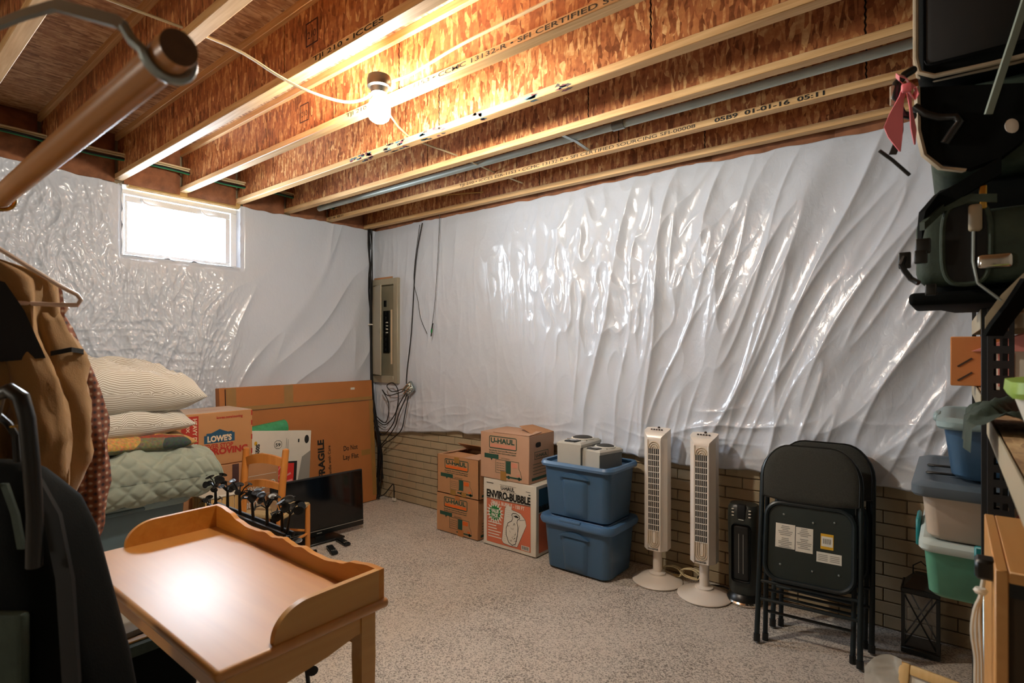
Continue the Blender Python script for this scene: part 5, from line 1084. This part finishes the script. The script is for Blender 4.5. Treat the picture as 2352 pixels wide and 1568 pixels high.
pts = [at_d(345, 208, .575), at_d(318, 196, .575), at_d(300, 165, .572), at_d(292, 110, .572), at_d(285, 62, .575), at_d(270, 50, .58), at_d(130, 12, .62), at_d(60, 32, .64), at_d(-90, 90, .70)]
pts = [p - Vector((3.0, RY, RZ)) for p in pts]
mbh = MB(); mbh.strip(pts[4:], .014, (0, .3, 1), .0025); mbh.build('flat_arm', M_STEEL, hk)
hx = pts[2].x
MB().tube([(hx+.01, .024*math.cos(a), .024*math.sin(a)) for a in [math.pi*(1.05+k/14*1.25) for k in range(15)]][::-1] + [(hx-.002, -.030, .008), pts[4]], .0055, 8).build('loop', M_STEEL, hk)
hk2 = thing('rod_bracket', 'far steel loop bracket round the closet rod near the frame edge', 'bracket', (2.93, RY, RZ))
MB().tube([(0, .024*math.cos(a), .024*math.sin(a)) for a in [math.pi*(2.05-k/14*1.4) for k in range(15)]] + [(0, -.024, .03), (-.01, -.02, .09), (0, 0, .87)], .004, 8).build('loop', M_BRASS, hk2)
def hanger(label, x, z=1.60, tiltz=0.0, m=M_HANG):
    h = thing('coat_hanger', label, 'hanger', (x, RY, z), R(tiltz))
    L0 = .185; ctr = [(0, 0, .115), (0, .03, .105), (0, L0*.8, .025), (0, L0, .005), (0, L0+.008, -.008), (0, L0, -.022), (0, L0*.8, -.024), (0, -L0*.8, -.024), (0, -L0, -.022), (0, -L0-.008, -.008), (0, -L0, .005), (0, -L0*.8, .025), (0, -.03, .105)]
    MB().tube(ctr, .0055, 8, closed=True).build('frame', m, h)
    MB().tube([(0, 0, .112), (0, 0, .13), (0, .004, .145)] + [(0, .024*math.sin(a)*-1*-1*1.0, RZ-z+.024*math.cos(a)-.0) for a in [math.pi*(.85-k/10*1.35) for k in range(11)]], .003, 6).build('hook', M_CHROME, h)
    return h
hanger('white plastic hanger with a straight bar in front of the khaki jacket', 2.70, 1.578, 2)
def garment(name, label, x, ztop, zbot, hw, th, m, seed, skew=0.0, flare=0.03, yoff=0.0):
    """a garment hanging from the rod: shoulders, folds down the front, hollow hem"""
    g = thing(name, label, name.replace('_', ' '), (x, RY+yoff, ztop)); n = 56; nz = 40; rows = []
    rng = np.random.RandomState(seed)
    for k in range(nz+1):
        t = k/nz; z = -(ztop-zbot)*t; sh = min(1, (t/.09)) ; w_ = hw*(.28+.72*math.sin(sh*math.pi/2)) + flare*t; d = th*(.35+.65*min(1, t/.15))
        a = np.linspace(0, 2*np.pi, n, endpoint=False)
        fold = perlin(a*2.2+seed, np.full(n, t*1.6+seed*.37), seed)*.035*min(1, t/.2+.15) + .018*perlin(a*5.5, np.full(n, t*2.4), seed+3)
        fold = fold*(1+1.2*t)
        ca_, sa = np.cos(a), np.sin(a); yv = np.sign(ca_)*np.abs(ca_)**.75*w_; xv = np.sign(sa)*np.abs(sa)**.8*d
        zz = z - 0*a - .05*t*np.abs(ca_)*0 + (.02*perlin(a*1.5, np.full(n, 3.0), seed+5) if k == nz else 0)
        if k < nz*.14: zz = zz - .0
        rows.append([(xv[i]+fold[i]*sa[i]+skew*t, yv[i]+fold[i]*ca_[i]*.5, float(zz[i]) if hasattr(zz, '__len__') else z) for i in range(n)])
    mb = MB(); mb.loft(rows, caps=False); mb.add(rows[0], [tuple(range(n))]); mb.build('body', m, g, ang=80); return g
def sleeve(par, pts, rad, m, seed, name='sleeve'):
    mb = MB(); n = 22; P = [Vector(p) for p in pts]; out = []; rs_ = []
    for i in range(len(P)-1):
        for t in (0, .2, .4, .6, .8): out.append(P[i].lerp(P[i+1], t)); rs_.append(rad[i]+(rad[i+1]-rad[i])*t)
    out.append(P[-1]); rs_.append(rad[-1]); rows = []
    for j, (p, r_) in enumerate(zip(out, rs_)):
        a = np.linspace(0, 2*np.pi, n, endpoint=False); f = 1+.28*perlin(a*1.6+seed, np.full(n, j*.28), seed) + .12*perlin(a*4, np.full(n, j*.5), seed+1)
        rows.append([(p.x+r_*f[i]*math.cos(a[i])*.85, p.y+r_*f[i]*math.sin(a[i]), p.z) for i in range(n)])
    mb.loft(rows).build(name, m, par, ang=80)
jk = garment('jacket', 'khaki jacket with a dark collar hanging from the closet rod', 2.625, 1.665, 1.06, .155, .07, M_KHAKI, 4)
sleeve(jk, [(.01, .13, -.13), (.02, .155, -.24), (.025, .165, -.36), (.02, .165, -.50), (.0, .15, -.62), (.0, .14, -.70)], [.03, .055, .062, .06, .05, .02], M_KHAKI, 7)
sleeve(jk, [(.05, .06, -.15), (.075, .10, -.30), (.085, .11, -.45), (.08, .10, -.60), (.07, .07, -.68)], [.03, .05, .055, .05, .03], M_KHAKI, 9)
cl = MB(); 
cl.loft([[(.085+o_, y, z) for y, z in ((-.10, -.02), (.04, -.065), (.075, -.13), (.115, -.245), (.02, -.255), (.0, -.16), (-.10, -.14))] for o_ in (0, .012)]); cl.build('collar', M_COLLAR, jk)
MB().strip([(.10, .0, -.25), (.105, -.005, -.4), (.10, -.01, -.6)], .025, (0, 1, 0), .004).build('front_placket', M_COLLAR, jk)
MB().strip([(.07, .13, -.235), (.075, .17, -.225), (.05, .20, -.23), (.02, .205, -.245)], .012, (0, 0, 1), .003).build('strap_loop', M_COLLAR, jk)
ps = garment('shirt', 'brown plaid shirt hanging behind the khaki jacket', 2.56, 1.66, 1.05, .18, .055, M_PLAID, 14)
sleeve(ps, [(.0, .14, -.10), (-.01, .20, -.25), (-.015, .238, -.42), (-.01, .248, -.58), (.0, .246, -.70), (.0, .244, -.80)], [.03, .05, .05, .044, .034, .016], M_PLAID, 17)
hanger('pale hanger inside the plaid shirt, mostly hidden', 2.56, 1.562, 0)
tr = garment('trousers', 'dark hanging trousers between the plaid shirt and the black carry case', 2.47, 1.45, .80, .15, .05, M_BAG, 24, flare=-.04, yoff=.02)
MB().tube([(0, -.13, .008), (0, .16, .008)], .006, 8).build('hanger_bar', M_HANG, tr); MB().tube([(0, 0, .008), (0, 0, .18), (0, 0, .285), (0, -.0, .325)], .003, 6).build('hanger_hook', M_CHROME, tr)

# black carry case with looped handle in the left foreground
bc = thing('carry_case', 'tall black fabric case with a looped handle in the left foreground', 'bag', (0, 0, 0))
prof_ = [(0.0, 430), (.25, 400), (.5, 362), (.78, 302), (.93, 256), (1.05, 220), (1.12, 196), (1.16, 170), (1.19, 140), (1.205, 110), (1.21, 60)]
rows = []; dpt = 1.12
for z, px in prof_:
    el = (px-1176)*dpt/FPX; ce = CAMP + FWD*(dpt+.03) + RGT*(el-.265); ce.z = 0
    k = 1 if z < 1.1 else max(.15, (1.23-z)/.13)
    ring = rrect(0, 0, .20, .10*k, min(.06, .09*k), 0, 5); rows.append([(ce.x+RGT.x*p[0]+FWD.x*p[1], ce.y+RGT.y*p[0]+FWD.y*p[1], z) for p in ring])
MB().loft(rows).build('body', M_BAG, bc, ang=60)
MB().tube([at_d(78, 1300, .98), at_d(80, 1180, .97), at_d(72, 1060, .96), at_d(62, 960, .95), at_d(48, 912, .95), at_d(22, 896, .95), at_d(-8, 908, .95), at_d(-30, 1000, .97), at_d(-40, 1200, 1.0)], .0125, 12).build('handle', M_BLK, bc)
MB().tube([at_d(-20, 940, .99), at_d(20, 975, .985), at_d(36, 1000, .98), at_d(40, 1060, .985)], .006, 8).build('strap', M_BLK, bc)
q = at_d(34, 982, .975); MB().lathe([(0, 0), (.008, .001), (.008, .004), (0, .005)], 12, tuple(q)).build('snap', M_BRASS, bc)
MB().strip([at_d(75, 1100, 1.0), at_d(120, 1180, 1.01), at_d(150, 1330, 1.01), at_d(165, 1568, 1.01)], .03, RGT, .004).build('webbing', M_GAP, bc)
MB().strip([at_d(10, 1110, .99), at_d(35, 1180, .99), at_d(50, 1260, .99)], .012, RGT, .003).build('webbing', M_BAGG, bc)
MB().rbox(-.11, .09, -.012, .012, .60, .95, .01, 2, M=Matrix.Translation((CAMP+FWD*1.03+RGT*(-1.02)) * Vector((1,1,0)) if False else Vector(((CAMP+FWD*1.035-RGT*1.0).x, (CAMP+FWD*1.035-RGT*1.0).y, 0))) @ Matrix.Rotation(YAW, 4, 'Z')).build('front_pocket', M_BAGG, bc)

# ------------------------------------------------------------------ steel shelving along the right side
def post(mb, x, y, z0, z1, wx=.056, sx=1):
    """slotted angle post: flange facing the room end, with two columns of key slots"""
    t = .0022; pitch = .042; sw = .013
    cols = (x, x+sx*.012, x+sx*.025, x+sx*.031, x+sx*.044, x+sx*wx)
    def seg(a, b, za, zb_): mb.box(min(a, b), max(a, b), y-t/2, y+t/2, za, zb_)
    seg(cols[0], cols[1], z0, z1); seg(cols[2], cols[3], z0, z1); seg(cols[4], cols[5], z0, z1)
    z = z0
    while z < z1-.02:
        seg(cols[1], cols[2], z, z+.022); seg(cols[3], cols[4], z, z+.022); z += pitch
    mb.box(x-t/2, x+t/2, min(y, y+.045), max(y, y+.045), z0, z1); return mb
SX = 4.545
sh = thing('steel_shelf', 'dark slotted steel shelving unit by the long wall at right', 'shelving', (SX, -.85, 0)); M0 = Matrix.Translation((-SX, .85, 0))
def shelf_unit(root, y0, y1, x0, x1, levels, ztop):
    o = root.location
    for y in (y0, y1):
        for x, s_ in ((x0, 1), (x1, -1)):
            m = MB(); post(m, x-o.x, y-o.y, 0, ztop, .056, s_); m.build('post', M_POST, root, smooth=False)
    for z in levels:
        for x, s_ in ((x0, 1), (x1, -1)):
            m = MB(); m.box(x-o.x-.003*s_, x-o.x, y0-o.y, y1-o.y, z-.045, z+.012) if s_ > 0 else m.box(x-o.x, x-o.x+.003, y0-o.y, y1-o.y, z-.045, z+.012)
            m.box(min(x-o.x, x-o.x+.03*s_), max(x-o.x, x-o.x+.03*s_), y0-o.y, y1-o.y, z-.003, z); m.build('beam', M_BEAM, root, smooth=False)
        for y, s_ in ((y0, 1), (y1, -1)): MB().box(x0-o.x+.004, x1-o.x-.004, min(y-o.y, y-o.y+.003*s_), max(y-o.y, y-o.y+.003*s_), z-.045, z-.004).build('beam', M_BEAM, root, smooth=False)
        MB().box(x0-o.x+.004, x1-o.x-.004, y0-o.y+.005, y1-o.y-.005, z, z+.012).build('shelf_board', M_BOARD, root, smooth=False)
shelf_unit(sh, -1.33, -.36, SX, 5.0, (.627, 1.295, 1.545), 1.60)
sh2 = thing('steel_shelf', 'nearer dark steel shelving unit at the right frame edge', 'shelving', (SX+.01, -1.85, 0))
shelf_unit(sh2, -2.62, -1.36, SX+.012, 5.0, (.45, 1.245), 1.60)

# stack on the shelf: green box, clear box with slate lid, blue tote
CX, CY = 4.72, -.86
def bin_(name, label, cx, cy, hx, hy, z, h, m, ml, lidh=.03, r=.03, over=.014, cat='storage box', taper=.012):
    b = thing(name, label, cat, (cx, cy, z)); MB().loft([rrect(0,0,hx-taper-.012,hy-taper-.012,r,.001), rrect(0,0,hx-taper,hy-taper,r,.014), rrect(0,0,hx,hy,r,h-lidh)]).build('body', m, b)
    MB().loft([rrect(0,0,hx+over-.006,hy+over-.006,r,h-lidh-.006), rrect(0,0,hx+over,hy+over,r,h-lidh+.002), rrect(0,0,hx+over,hy+over,r,h-.012), rrect(0,0,hx+.002,hy+.002,r,h), rrect(0,0,hx-.02,hy-.02,r,h-.001), rrect(0,0,hx-.03,hy-.03,r,h-.008)]).build('lid', ml, b); return b
g1 = bin_('plastic_bin', 'green see-through plastic bin with a frosted lid and teal latch', 4.60, -.92, .195, .28, .64, .185, M_GREENT, M_FROST)
MB().rbox(-.225, -.212, -.07, .07, .10, .195, .005, 1).build('latch', M_TEAL, g1); MB().rbox(-.07, .07, -.302, -.286, .10, .195, .005, 1).build('latch', M_TEAL, g1)
g2 = bin_('plastic_bin', 'clear plastic bin with a slate grey lid, middle of the stack by the shelving', 4.605, -.92, .205, .285, .827, .187, M_CLEAR, M_GLID, .04, .035, .028)
MB().lathe([(.045, 0), (.045, .01), (.0, .012)], 16, M=Matrix.Translation((.06, -.2745, .09)) @ Matrix.Rotation(R(90), 4, 'X')).build('contents_patch', M_PINKPL, g2)
for y in (-.13, .02): MB().rbox(-.20, -.09, y-.01, y+.01, .186, .194, .004, 1).build('lid_rib', M_BLK, g2)
g3 = bin_('storage_tote', 'blue lidded tote on the top of the stack by the shelving', 4.68, -.90, .225, .25, 1.016, .20, M_TOTE, M_TOTEGL, .03, .05, .02, taper=.02)
MB().rbox(-.256, -.23, -.06, .06, .165, .197, .008, 1).build('lid_handle', M_TOTEGL, g3)
MB().rbox(-.06, .06, -.285, -.262, .165, .197, .008, 1).build('lid_handle', M_TOTEGL, g3)

# things on the upper shelf
dh = thing('dollhouse', 'toy house with pink roof and striped walls behind the shelf post', 'toy', (4.78, -.80, 1.308))
MB().box(-.20, .2, -.22, .2, 0, .13).build('walls', M_WHITEPL, dh, smooth=False)
MB().prism([(-.25, .125), (.25, .125), (.0, .235)], (0, -.24, 0), (1,0,0), (0,0,1), (0, .46, 0)).build('roof', M_PINKPL, dh, smooth=False)
for k in range(6): MB().box(-.2045, -.20, -.20+.07*k, -.165+.07*k, .005, .122).build('stripe', M_PINKPL, dh, smooth=False)
for k in range(4): MB().box(-.185+.09*k, -.145+.09*k, -.2245, -.22, .01, .12).build('stripe', M_PINKPL, dh, smooth=False)
MB().rbox(-.05, .05, -.235, -.10, .15, .235, .01, 1).build('chimney', M_PINKPL, dh)
bx = thing('brown_carton', 'small amber brown carton jutting out between the shelf posts', 'box', (4.69, -.60, 1.308), R(0)); 

a = at_d(2183, 773, 1.98); b = at_d(2252, 828, 1.98)
bx.location = (4.60, a.y+.02, 1.308)
MB().rbox(a.x-4.60, .08, -.02, .16, 0.002, a.z-1.308, .003, 1).build('body', M_CARD2, bx)
for k in (0, 1): MB().strip([(a.x-4.60+.02, -.0215, .02+.05*k), (a.x-4.60+.06, -.0215, .05+.05*k)], .006, (1, 0, -1), .0008).build('ink_mark', M_BTN, bx)
wc = thing('lidded_tub', 'white plastic tub with a lime green lid on the nearer shelf', 'tub', (4.70, -2.02, 1.258))
MB().loft([rrect(0,0,.10,.09,.04,0), rrect(0,0,.13,.11,.045,.1)]).build('body', M_WHITEPL, wc); MB().loft([rrect(0,0,.137,.117,.05,.095), rrect(0,0,.142,.122,.05,.105), rrect(0,0,.14,.12,.05,.125), rrect(0,0,.10,.09,.04,.132)]).build('lid', M_LIME, wc)
rd = thing('toy_box', 'small red and orange toy box at the back of the nearer shelf', 'toy', (4.80, -1.66, 1.258)); MB().rbox(-.06, .06, -.08, .08, 0, .15, .012, 2).build('body', M_REDP, rd); MB().box(-.062, .062, -.082, .082, .05, .075).build('band', M_ORANGEP, rd, smooth=False)
cr = thing('pink_carton', 'pale pink carton behind the shelf post on the nearer shelf', 'box', (4.80, -1.46, 1.258)); MB().rbox(-.12, .15, -.06, .06, 0, .19, .004, 1).build('body', mat('pink_carton', '#c98d78', .6, var=.1), cr); MB().box(-.1215, -.12, -.05, .05, .04, .12).build('panel', M_REDP, cr, smooth=False)
tp = thing('folded_tarp', 'folded dark grey tarp draped over the nearer shelf beam', 'tarp', (0, 0, 0)); rows = []
for i in range(15):
    u = i/14; y = -1.52-.36*u; row = []
    for j in range(12):
        v = j/11; ang_ = math.pi*v; r_ = .05+.014*math.sin(u*9+j)+.008*math.sin(u*23+2*j); row.append((SX+.025-.075*math.cos(ang_)*.9+.006*math.sin(u*14), y, 1.262+r_*math.sin(ang_)*(1-.35*u) - (.05 if v < .02 else 0)*.9))
    rows.append(row)
MB().grid(rows).build('cloth', M_BAGG, tp, ang=80)

# tan wooden cabinet low at right, black clip and the white cord
cbn = thing('speaker_cabinet', 'tan wooden cabinet on the lower right shelf, brown front toned darker for shade', 'cabinet', (4.72, -1.955, .463))
x0, x1, y0, y1, h = -.185, .26, -.215, .195, .60
for nm, a in (('side_panel', (x0, x0+.018, y0, y1, 0, h)), ('side_panel', (x1-.018, x1, y0, y1, 0, h)), ('top_panel', (x0+.018, x1-.018, y0, y1, h-.02, h)), ('bottom_panel', (x0+.018, x1-.018, y0, y1, 0, .02)), ('back_panel', (x0+.018, x1-.018, y1-.012, y1, .02, h-.02))): MB().rbox(*a, .002, 1).build(nm, M_CABW, cbn)
MB().box(x0+.018, x1-.018, y0+.012, y0+.02, .02, h-.02).build('front_panel', M_CABD, cbn, smooth=False); MB().box(x0+.018, x1-.018, y0+.004, y0+.012, h-.045, h-.02).build('painted_shade_strip', M_BLK, cbn, smooth=False)  # solid black strip painted as the shade below the top edge
pgp = at_d(2268, 1304, 1.0); pg = tag(MB().rbox(pgp.x-.018, pgp.x+.012, pgp.y-.02, pgp.y+.02, pgp.z-.018, pgp.z+.018, .005, 1).build('cord_plug', M_BLK), 'black plug resting on the edge of the tan cabinet', 'plug')
for i in range(3):
    d = 1.02+.005*i; o = 6*i
    cable('lamp_cord', [at_d(2262, 1310, d), at_d(2254+o*.3, 1350, d), at_d(2250+o*.3, 1372, d), at_d(2238+o, 1400, d), at_d(2232+o*1.6, 1450, d), at_d(2240+o*1.2, 1510, d), at_d(2240+o*1.3, 1568, d), at_d(2244+o, 1680, d)], .0032, M_WHITEPL, 'white cord bundled with a tie hanging beside the tan cabinet', group='white cord bundle')
tq = at_d(2252, 1356, 1.015); tag(MB().lathe([(.008, -.005), (.011, 0), (.008, .005)], 12, tuple(tq)).build('cord_tie', M_WHITEPL), 'white twist tie round the white cord bundle', 'cord tie')
wbp = thing('white_panel', 'pale board leaning in the lower right behind the cord', 'panel', (4.62, -1.45, .0)); wbp.rotation_euler = (R(-8), 0, 0)
MB().rbox(-.065, .25, -.01, .008, 0.0, .80, .003, 1).build('board', M_WHITEC, wbp); MB().rbox(-.075, -.063, -.012, .012, 0, .80, .003, 1).build('edge_trim', M_STEEL, wbp)

# picture frame and plastic film on the floor, dark lantern by the wall
pf = thing('picture_frame', 'light wooden picture frame leaning low at right with plastic film', 'picture frame', (4.46, -1.06, .0)); pf.rotation_euler = (R(-20), 0, R(-12))
w_, h_ = .16, .30
for a in ((-w_, -w_+.035, 0, h_), (w_-.035, w_, 0, h_), (-w_+.035, w_-.035, 0, .035), (-w_+.035, w_-.035, h_-.035, h_)): MB().rbox(a[0], a[1], -.012, .012, a[2], a[3], .006, 2).build('frame_bar', M_FRAMEW, pf)
MB().box(-w_+.03, w_-.03, 0, .004, .03, h_-.03).build('mat_board', M_WHITEC, pf, smooth=False)
rows = []
for i in range(9):
    u = i/8; rows.append([(-w_-.10+.11*u+.012*math.sin(j*1.3)*u*(1-u)*4, -.02-.012*math.sin(u*5+j*.8), .02+.285*j/9+(.03*math.sin(u*3.1) if j == 9 else 0)-.12*(1-u)*(1 if j > 5 else j/5)*.6) for j in range(10)])
MB().grid(rows).build('plastic_film', M_FILM, pf)
ln = thing('lantern', 'dark lantern with crossed glazing bars on the floor by the long wall', 'lantern', (4.36, -.155, 0))
MB().rbox(-.075, .075, -.075, .075, 0.002, .03, .004, 1).build('base', M_BLK, ln); MB().rbox(-.075, .075, -.075, .075, .285, .31, .004, 1).build('cap', M_BLK, ln)
MB().loft([[(a*s, b*s, z) for a, b in ((-1,-1), (1,-1), (1,1), (-1,1))] for z, s in ((.31, .065), (.37, .02))]).build('roof', M_BLK, ln, smooth=False)
for sx in (-1, 1):
    for sy in (-1, 1): MB().box(sx*.066-.007, sx*.066+.007, sy*.066-.007, sy*.066+.007, .03, .285).build('corner_bar', M_BLK, ln, smooth=False)
for sy in (-1, 1):
    MB().tube([(-.06, sy*.066, .04), (.06, sy*.066, .275)], .0035, 6).build('cross_bar', M_BLK, ln); MB().tube([(.06, sy*.066, .04), (-.06, sy*.066, .275)], .0035, 6).build('cross_bar', M_BLK, ln)
    MB().box(-.06, .06, sy*.06-.001, sy*.06+.001, .03, .285).build('pane', M_GLASS, ln, smooth=False); MB().box(sy*.06-.001, sy*.06+.001, -.06, .06, .03, .285).build('pane', M_GLASS, ln, smooth=False)
MB().tube([(-.03, 0, .36), (-.03, 0, .40), (0, 0, .425), (.03, 0, .40), (.03, 0, .36)], .003, 6).build('handle', M_BLK, ln)

# ------------------------------------------------------------------ black luggage piled on the top of the shelving
bp_ = thing('backpack', 'black backpack with straps and buckles lying on the top shelf', 'backpack', (0, 0, 0))
def RB(x0, x1, y0, y1, z0, z1, b, n, m, p, **k): return MB().rbox(x0, x1, y0, y1, z0, z1, b, 3, **k).build(n, m, p)
RB(4.415, 4.98, -1.52, -.98, 1.562, 1.90, .07, 'body', M_BAG, bp_)
RB(4.40, 4.70, -1.60, -1.50, 1.61, 1.80, .035, 'front_pocket', M_BAGG, bp_)
el = [(4.505+.048*math.copysign(abs(math.cos(a))**.6, math.cos(a)), 1.712+.105*math.copysign(abs(math.sin(a))**.6, math.sin(a))) for a in [k*math.pi/14 for k in range(28)]]
MB().loft([[(x, -1.604, z) for x, z in el], [(4.505+(x-4.505)*.85, -1.598, 1.712+(z-1.712)*.85) for x, z in el]]).build('mesh_panel', M_GAP, bp_)
MB().tube([(x, -1.604, z) for x, z in el], .006, 8, closed=True).build('panel_piping', M_BAGG, bp_)
RB(4.385, 4.66, -1.60, -1.30, 1.558, 1.592, .012, 'base_flap', M_BAG, bp_)
def on(px, py, d, y=-1.607): return at_d(px, py, d) if px < 2135 else at_y(px, py, y)
def S(pts, w_, m, side, n='strap', th=.003): return MB().strip([on(*p) for p in pts], w_, side, th).build(n, m, bp_)
S([(2112, 540, 1.42), (2118, 505, 1.42), (2150, 465, 1.41), (2200, 440, 1.40), (2240, 415, 1.38), (2300, 380, 1.34)], .042, M_BAG, UP, 'shoulder_strap', .008)
S([(2118, 520, 1.40), (2165, 478, 1.40), (2230, 455, 1.38), (2290, 455, 1.34)], .02, M_BAGG, UP, 'shoulder_strap', .006)
S([(2352, 640, 1.26), (2300, 690, 1.27), (2270, 730, 1.28), (2262, 742, 1.29)], .03, M_BEAM, UP, 'webbing')
S([(2370, 640, 1.20), (2330, 700, 1.20), (2295, 745, 1.20), (2280, 770, 1.2)], .045, M_BAG, RGT, 'webbing', .006)
for px, py, d, s_ in ((2120, 565, 1.40, .016), (2115, 590, 1.40, .014), (2138, 665, 1.40, .012)):
    c = at_d(px, py, d); RB(c.x-s_, c.x+s_, c.y-.006, c.y+.006, c.z-s_*1.2, c.z+s_*1.2, .004, 'buckle', M_BLK, bp_)
c = on(2285, 600, 1.30); RB(c.x-.035, c.x+.035, c.y-.012, c.y+.012, c.z-.018, c.z+.02, .01, 'metal_plate', M_CHROME, bp_)
c = on(2258, 452, 1.33); RB(c.x-.008, c.x+.008, c.y-.004, c.y+.004, c.z-.03, c.z+.03, .003, 'zip_pull', M_BRASS, bp_)
c = on(2240, 500, 1.34); RB(c.x-.014, c.x+.014, c.y-.008, c.y+.008, c.z-.035, c.z+.035, .008, 'badge', M_PIPE, bp_)
MB().tube([on(2236, 525, 1.37), on(2235, 600, 1.37), on(2245, 650, 1.37), on(2300, 690, 1.34)], .004, 8).build('frame_wire', M_STEEL, bp_)
MB().tube([at_d(2078, 590, 1.46), at_d(2070, 607, 1.46), at_d(2078, 622, 1.46), at_d(2092, 640, 1.46), at_d(2110, 650, 1.44)], .007, 8).build('side_strap', M_BLK, bp_)
c = at_d(2078, 598, 1.46); RB(c.x-.014, c.x+.014, c.y-.004, c.y+.004, c.z-.022, c.z+.022, .004, 'strap_slider', M_BLK, bp_)

db2 = thing('shoulder_bag', 'dark green black shoulder bag under the suitcase at top right', 'bag', (0, 0, 0))
RB(4.43, 4.98, -1.54, -1.0, 1.905, 2.155, .06, 'body', M_BAGG, db2)
fl_ = [at_y(2110, 200, -1.585), at_y(2112, 300, -1.585), at_y(2125, 350, -1.585), at_y(2160, 378, -1.585), at_y(2230, 385, -1.585), at_y(2300, 360, -1.585), at_y(2352, 320, -1.585), at_y(2352, 190, -1.585)]
MB().loft([fl_, [p + Vector((0, .04, 0)) for p in fl_]]).build('front_flap', M_BAG, db2)
MB().strip([at_y(2106, 200, -1.585), at_y(2108, 300, -1.585), at_y(2122, 356, -1.585), at_y(2160, 386, -1.585), at_y(2215, 392, -1.585)], .012, FWD, .004).build('edge_binding', M_PIPE, db2)
hd = [at_y(2100, 245, -1.585), at_y(2125, 262, -1.585), at_y(2160, 270, -1.585), at_y(2195, 268, -1.585), at_y(2205, 280, -1.585), at_y(2190, 300, -1.585), at_y(2170, 330, -1.585)]
MB().tube(hd, .011, 10).build('handle', M_BLK, db2)
c = at_y(2322, 290, -1.592); MB().lathe([(0, 0), (.016, 0), (.018, .003), (.012, .006), (0, .007)], 16, M=Matrix.Translation(c) @ Matrix.Rotation(YAW, 4, 'Z') @ Matrix.Rotation(R(90), 4, 'X')).build('snap_button', M_FAN, db2)
sc_ = thing('suitcase', 'black soft suitcase with beige piping lying on the bags at top right', 'suitcase', (0, 0, 0))
RB(4.402, 4.98, -1.575, -1.05, 2.165, 2.545, .035, 'shell', M_BAG, sc_)
MB().rbox(4.418, 4.66, -1.588, -1.57, 2.20, 2.53, .016, 2).build('pocket_panel', M_GAP, sc_)
pip = [(4.403, -1.575, 2.545), (4.400, -1.575, 2.45), (4.400, -1.575, 2.23), (4.408, -1.575, 2.19), (4.44, -1.577, 2.17), (4.55, -1.577, 2.166), (4.70, -1.577, 2.166)]
MB().tube(pip, .0065, 8).build('piping', M_PIPE, sc_); MB().tube([(x-.003 if i < 4 else x, y+.03, z-.0) for i, (x, y, z) in enumerate(pip)], .005, 8).build('piping', M_PIPE, sc_)
MB().strip([at_y(2362, -20, -1.598), at_y(2330, 80, -1.598), at_y(2300, 170, -1.598), at_y(2270, 262, -1.598)], .018, RGT, .003).build('luggage_strap', mat('grey_webbing', '#7e8a7f', .5, var=.08), sc_)
for z in (2.28, 2.38): MB().tube([(4.401, -1.54, z), (4.401, -1.10, z)], .004, 6).build('zip_line', M_BLK, sc_)
th_ = [at_d(2098, 160, 1.44), at_d(2078, 172, 1.43), at_d(2060, 192, 1.43), at_d(2054, 225, 1.43), at_d(2072, 262, 1.43), at_d(2098, 268, 1.44)]
MB().tube(th_, .010, 10).build('carry_handle', M_BLK, sc_)
c = at_d(2050, 220, 1.43); RB(c.x-.006, c.x+.006, c.y-.004, c.y+.004, c.z-.026, c.z+.026, .003, 'handle_clip', M_PIPE, sc_)
tb_ = thing('strap_bar', 'black strap with a T shaped bar hanging from the suitcase handle', 'strap', (0, 0, 0))
MB().strip([at_d(2066, 262, 1.435), at_d(2066, 300, 1.435), at_d(2060, 330, 1.435), at_d(2050, 355, 1.435)], .019, RGT, .0015).build('strap', M_BLK, tb_); MB().tube([at_d(2020, 346, 1.43), at_d(2050, 368, 1.43), at_d(2089, 402, 1.43)], .0045, 8).build('bar', M_BLK, tb_)
rbn = thing('ribbon_bow', 'pink satin ribbon tied in a bow on the black suitcase handle', 'ribbon', (0, 0, 0)); dd = 1.40
MB().strip([at_d(2078, 200, dd), at_d(2070, 225, dd), at_d(2058, 262, dd), at_d(2052, 290, dd), at_d(2056, 315, dd), at_d(2067, 348, dd)], [.012, .022, .034, .042, .036, .003], [RGT, RGT+FWD*.5, RGT, RGT-FWD*.3, RGT, RGT], .001).build('tail', M_RIB, rbn)
MB().strip([at_d(2086, 205, dd+.01), at_d(2092, 250, dd+.01), at_d(2098, 295, dd+.01), at_d(2101, 332, dd+.01)], [.012, .02, .022, .003], [RGT, RGT+FWD*.8, RGT+FWD*.4, RGT], .001).build('tail', M_RIB, rbn)
def loop(pts, w_): MB().strip([at_d(*p) for p in pts], w_, FWD*.7+RGT*.2+UP*.6, .001).build('loop', M_RIB, rbn)
loop([(2080, 198, dd), (2062, 182, dd), (2062, 172, dd-.015), (2080, 178, dd-.02), (2088, 192, dd)], .03); loop([(2082, 200, dd), (2100, 196, dd-.01), (2106, 212, dd-.02), (2098, 226, dd-.015), (2084, 206, dd)], .03)
c = at_d(2082, 202, dd-.01); RB(c.x-.011, c.x+.011, c.y-.008, c.y+.008, c.z-.011, c.z+.011, .005, 'knot', M_RIB, rbn)
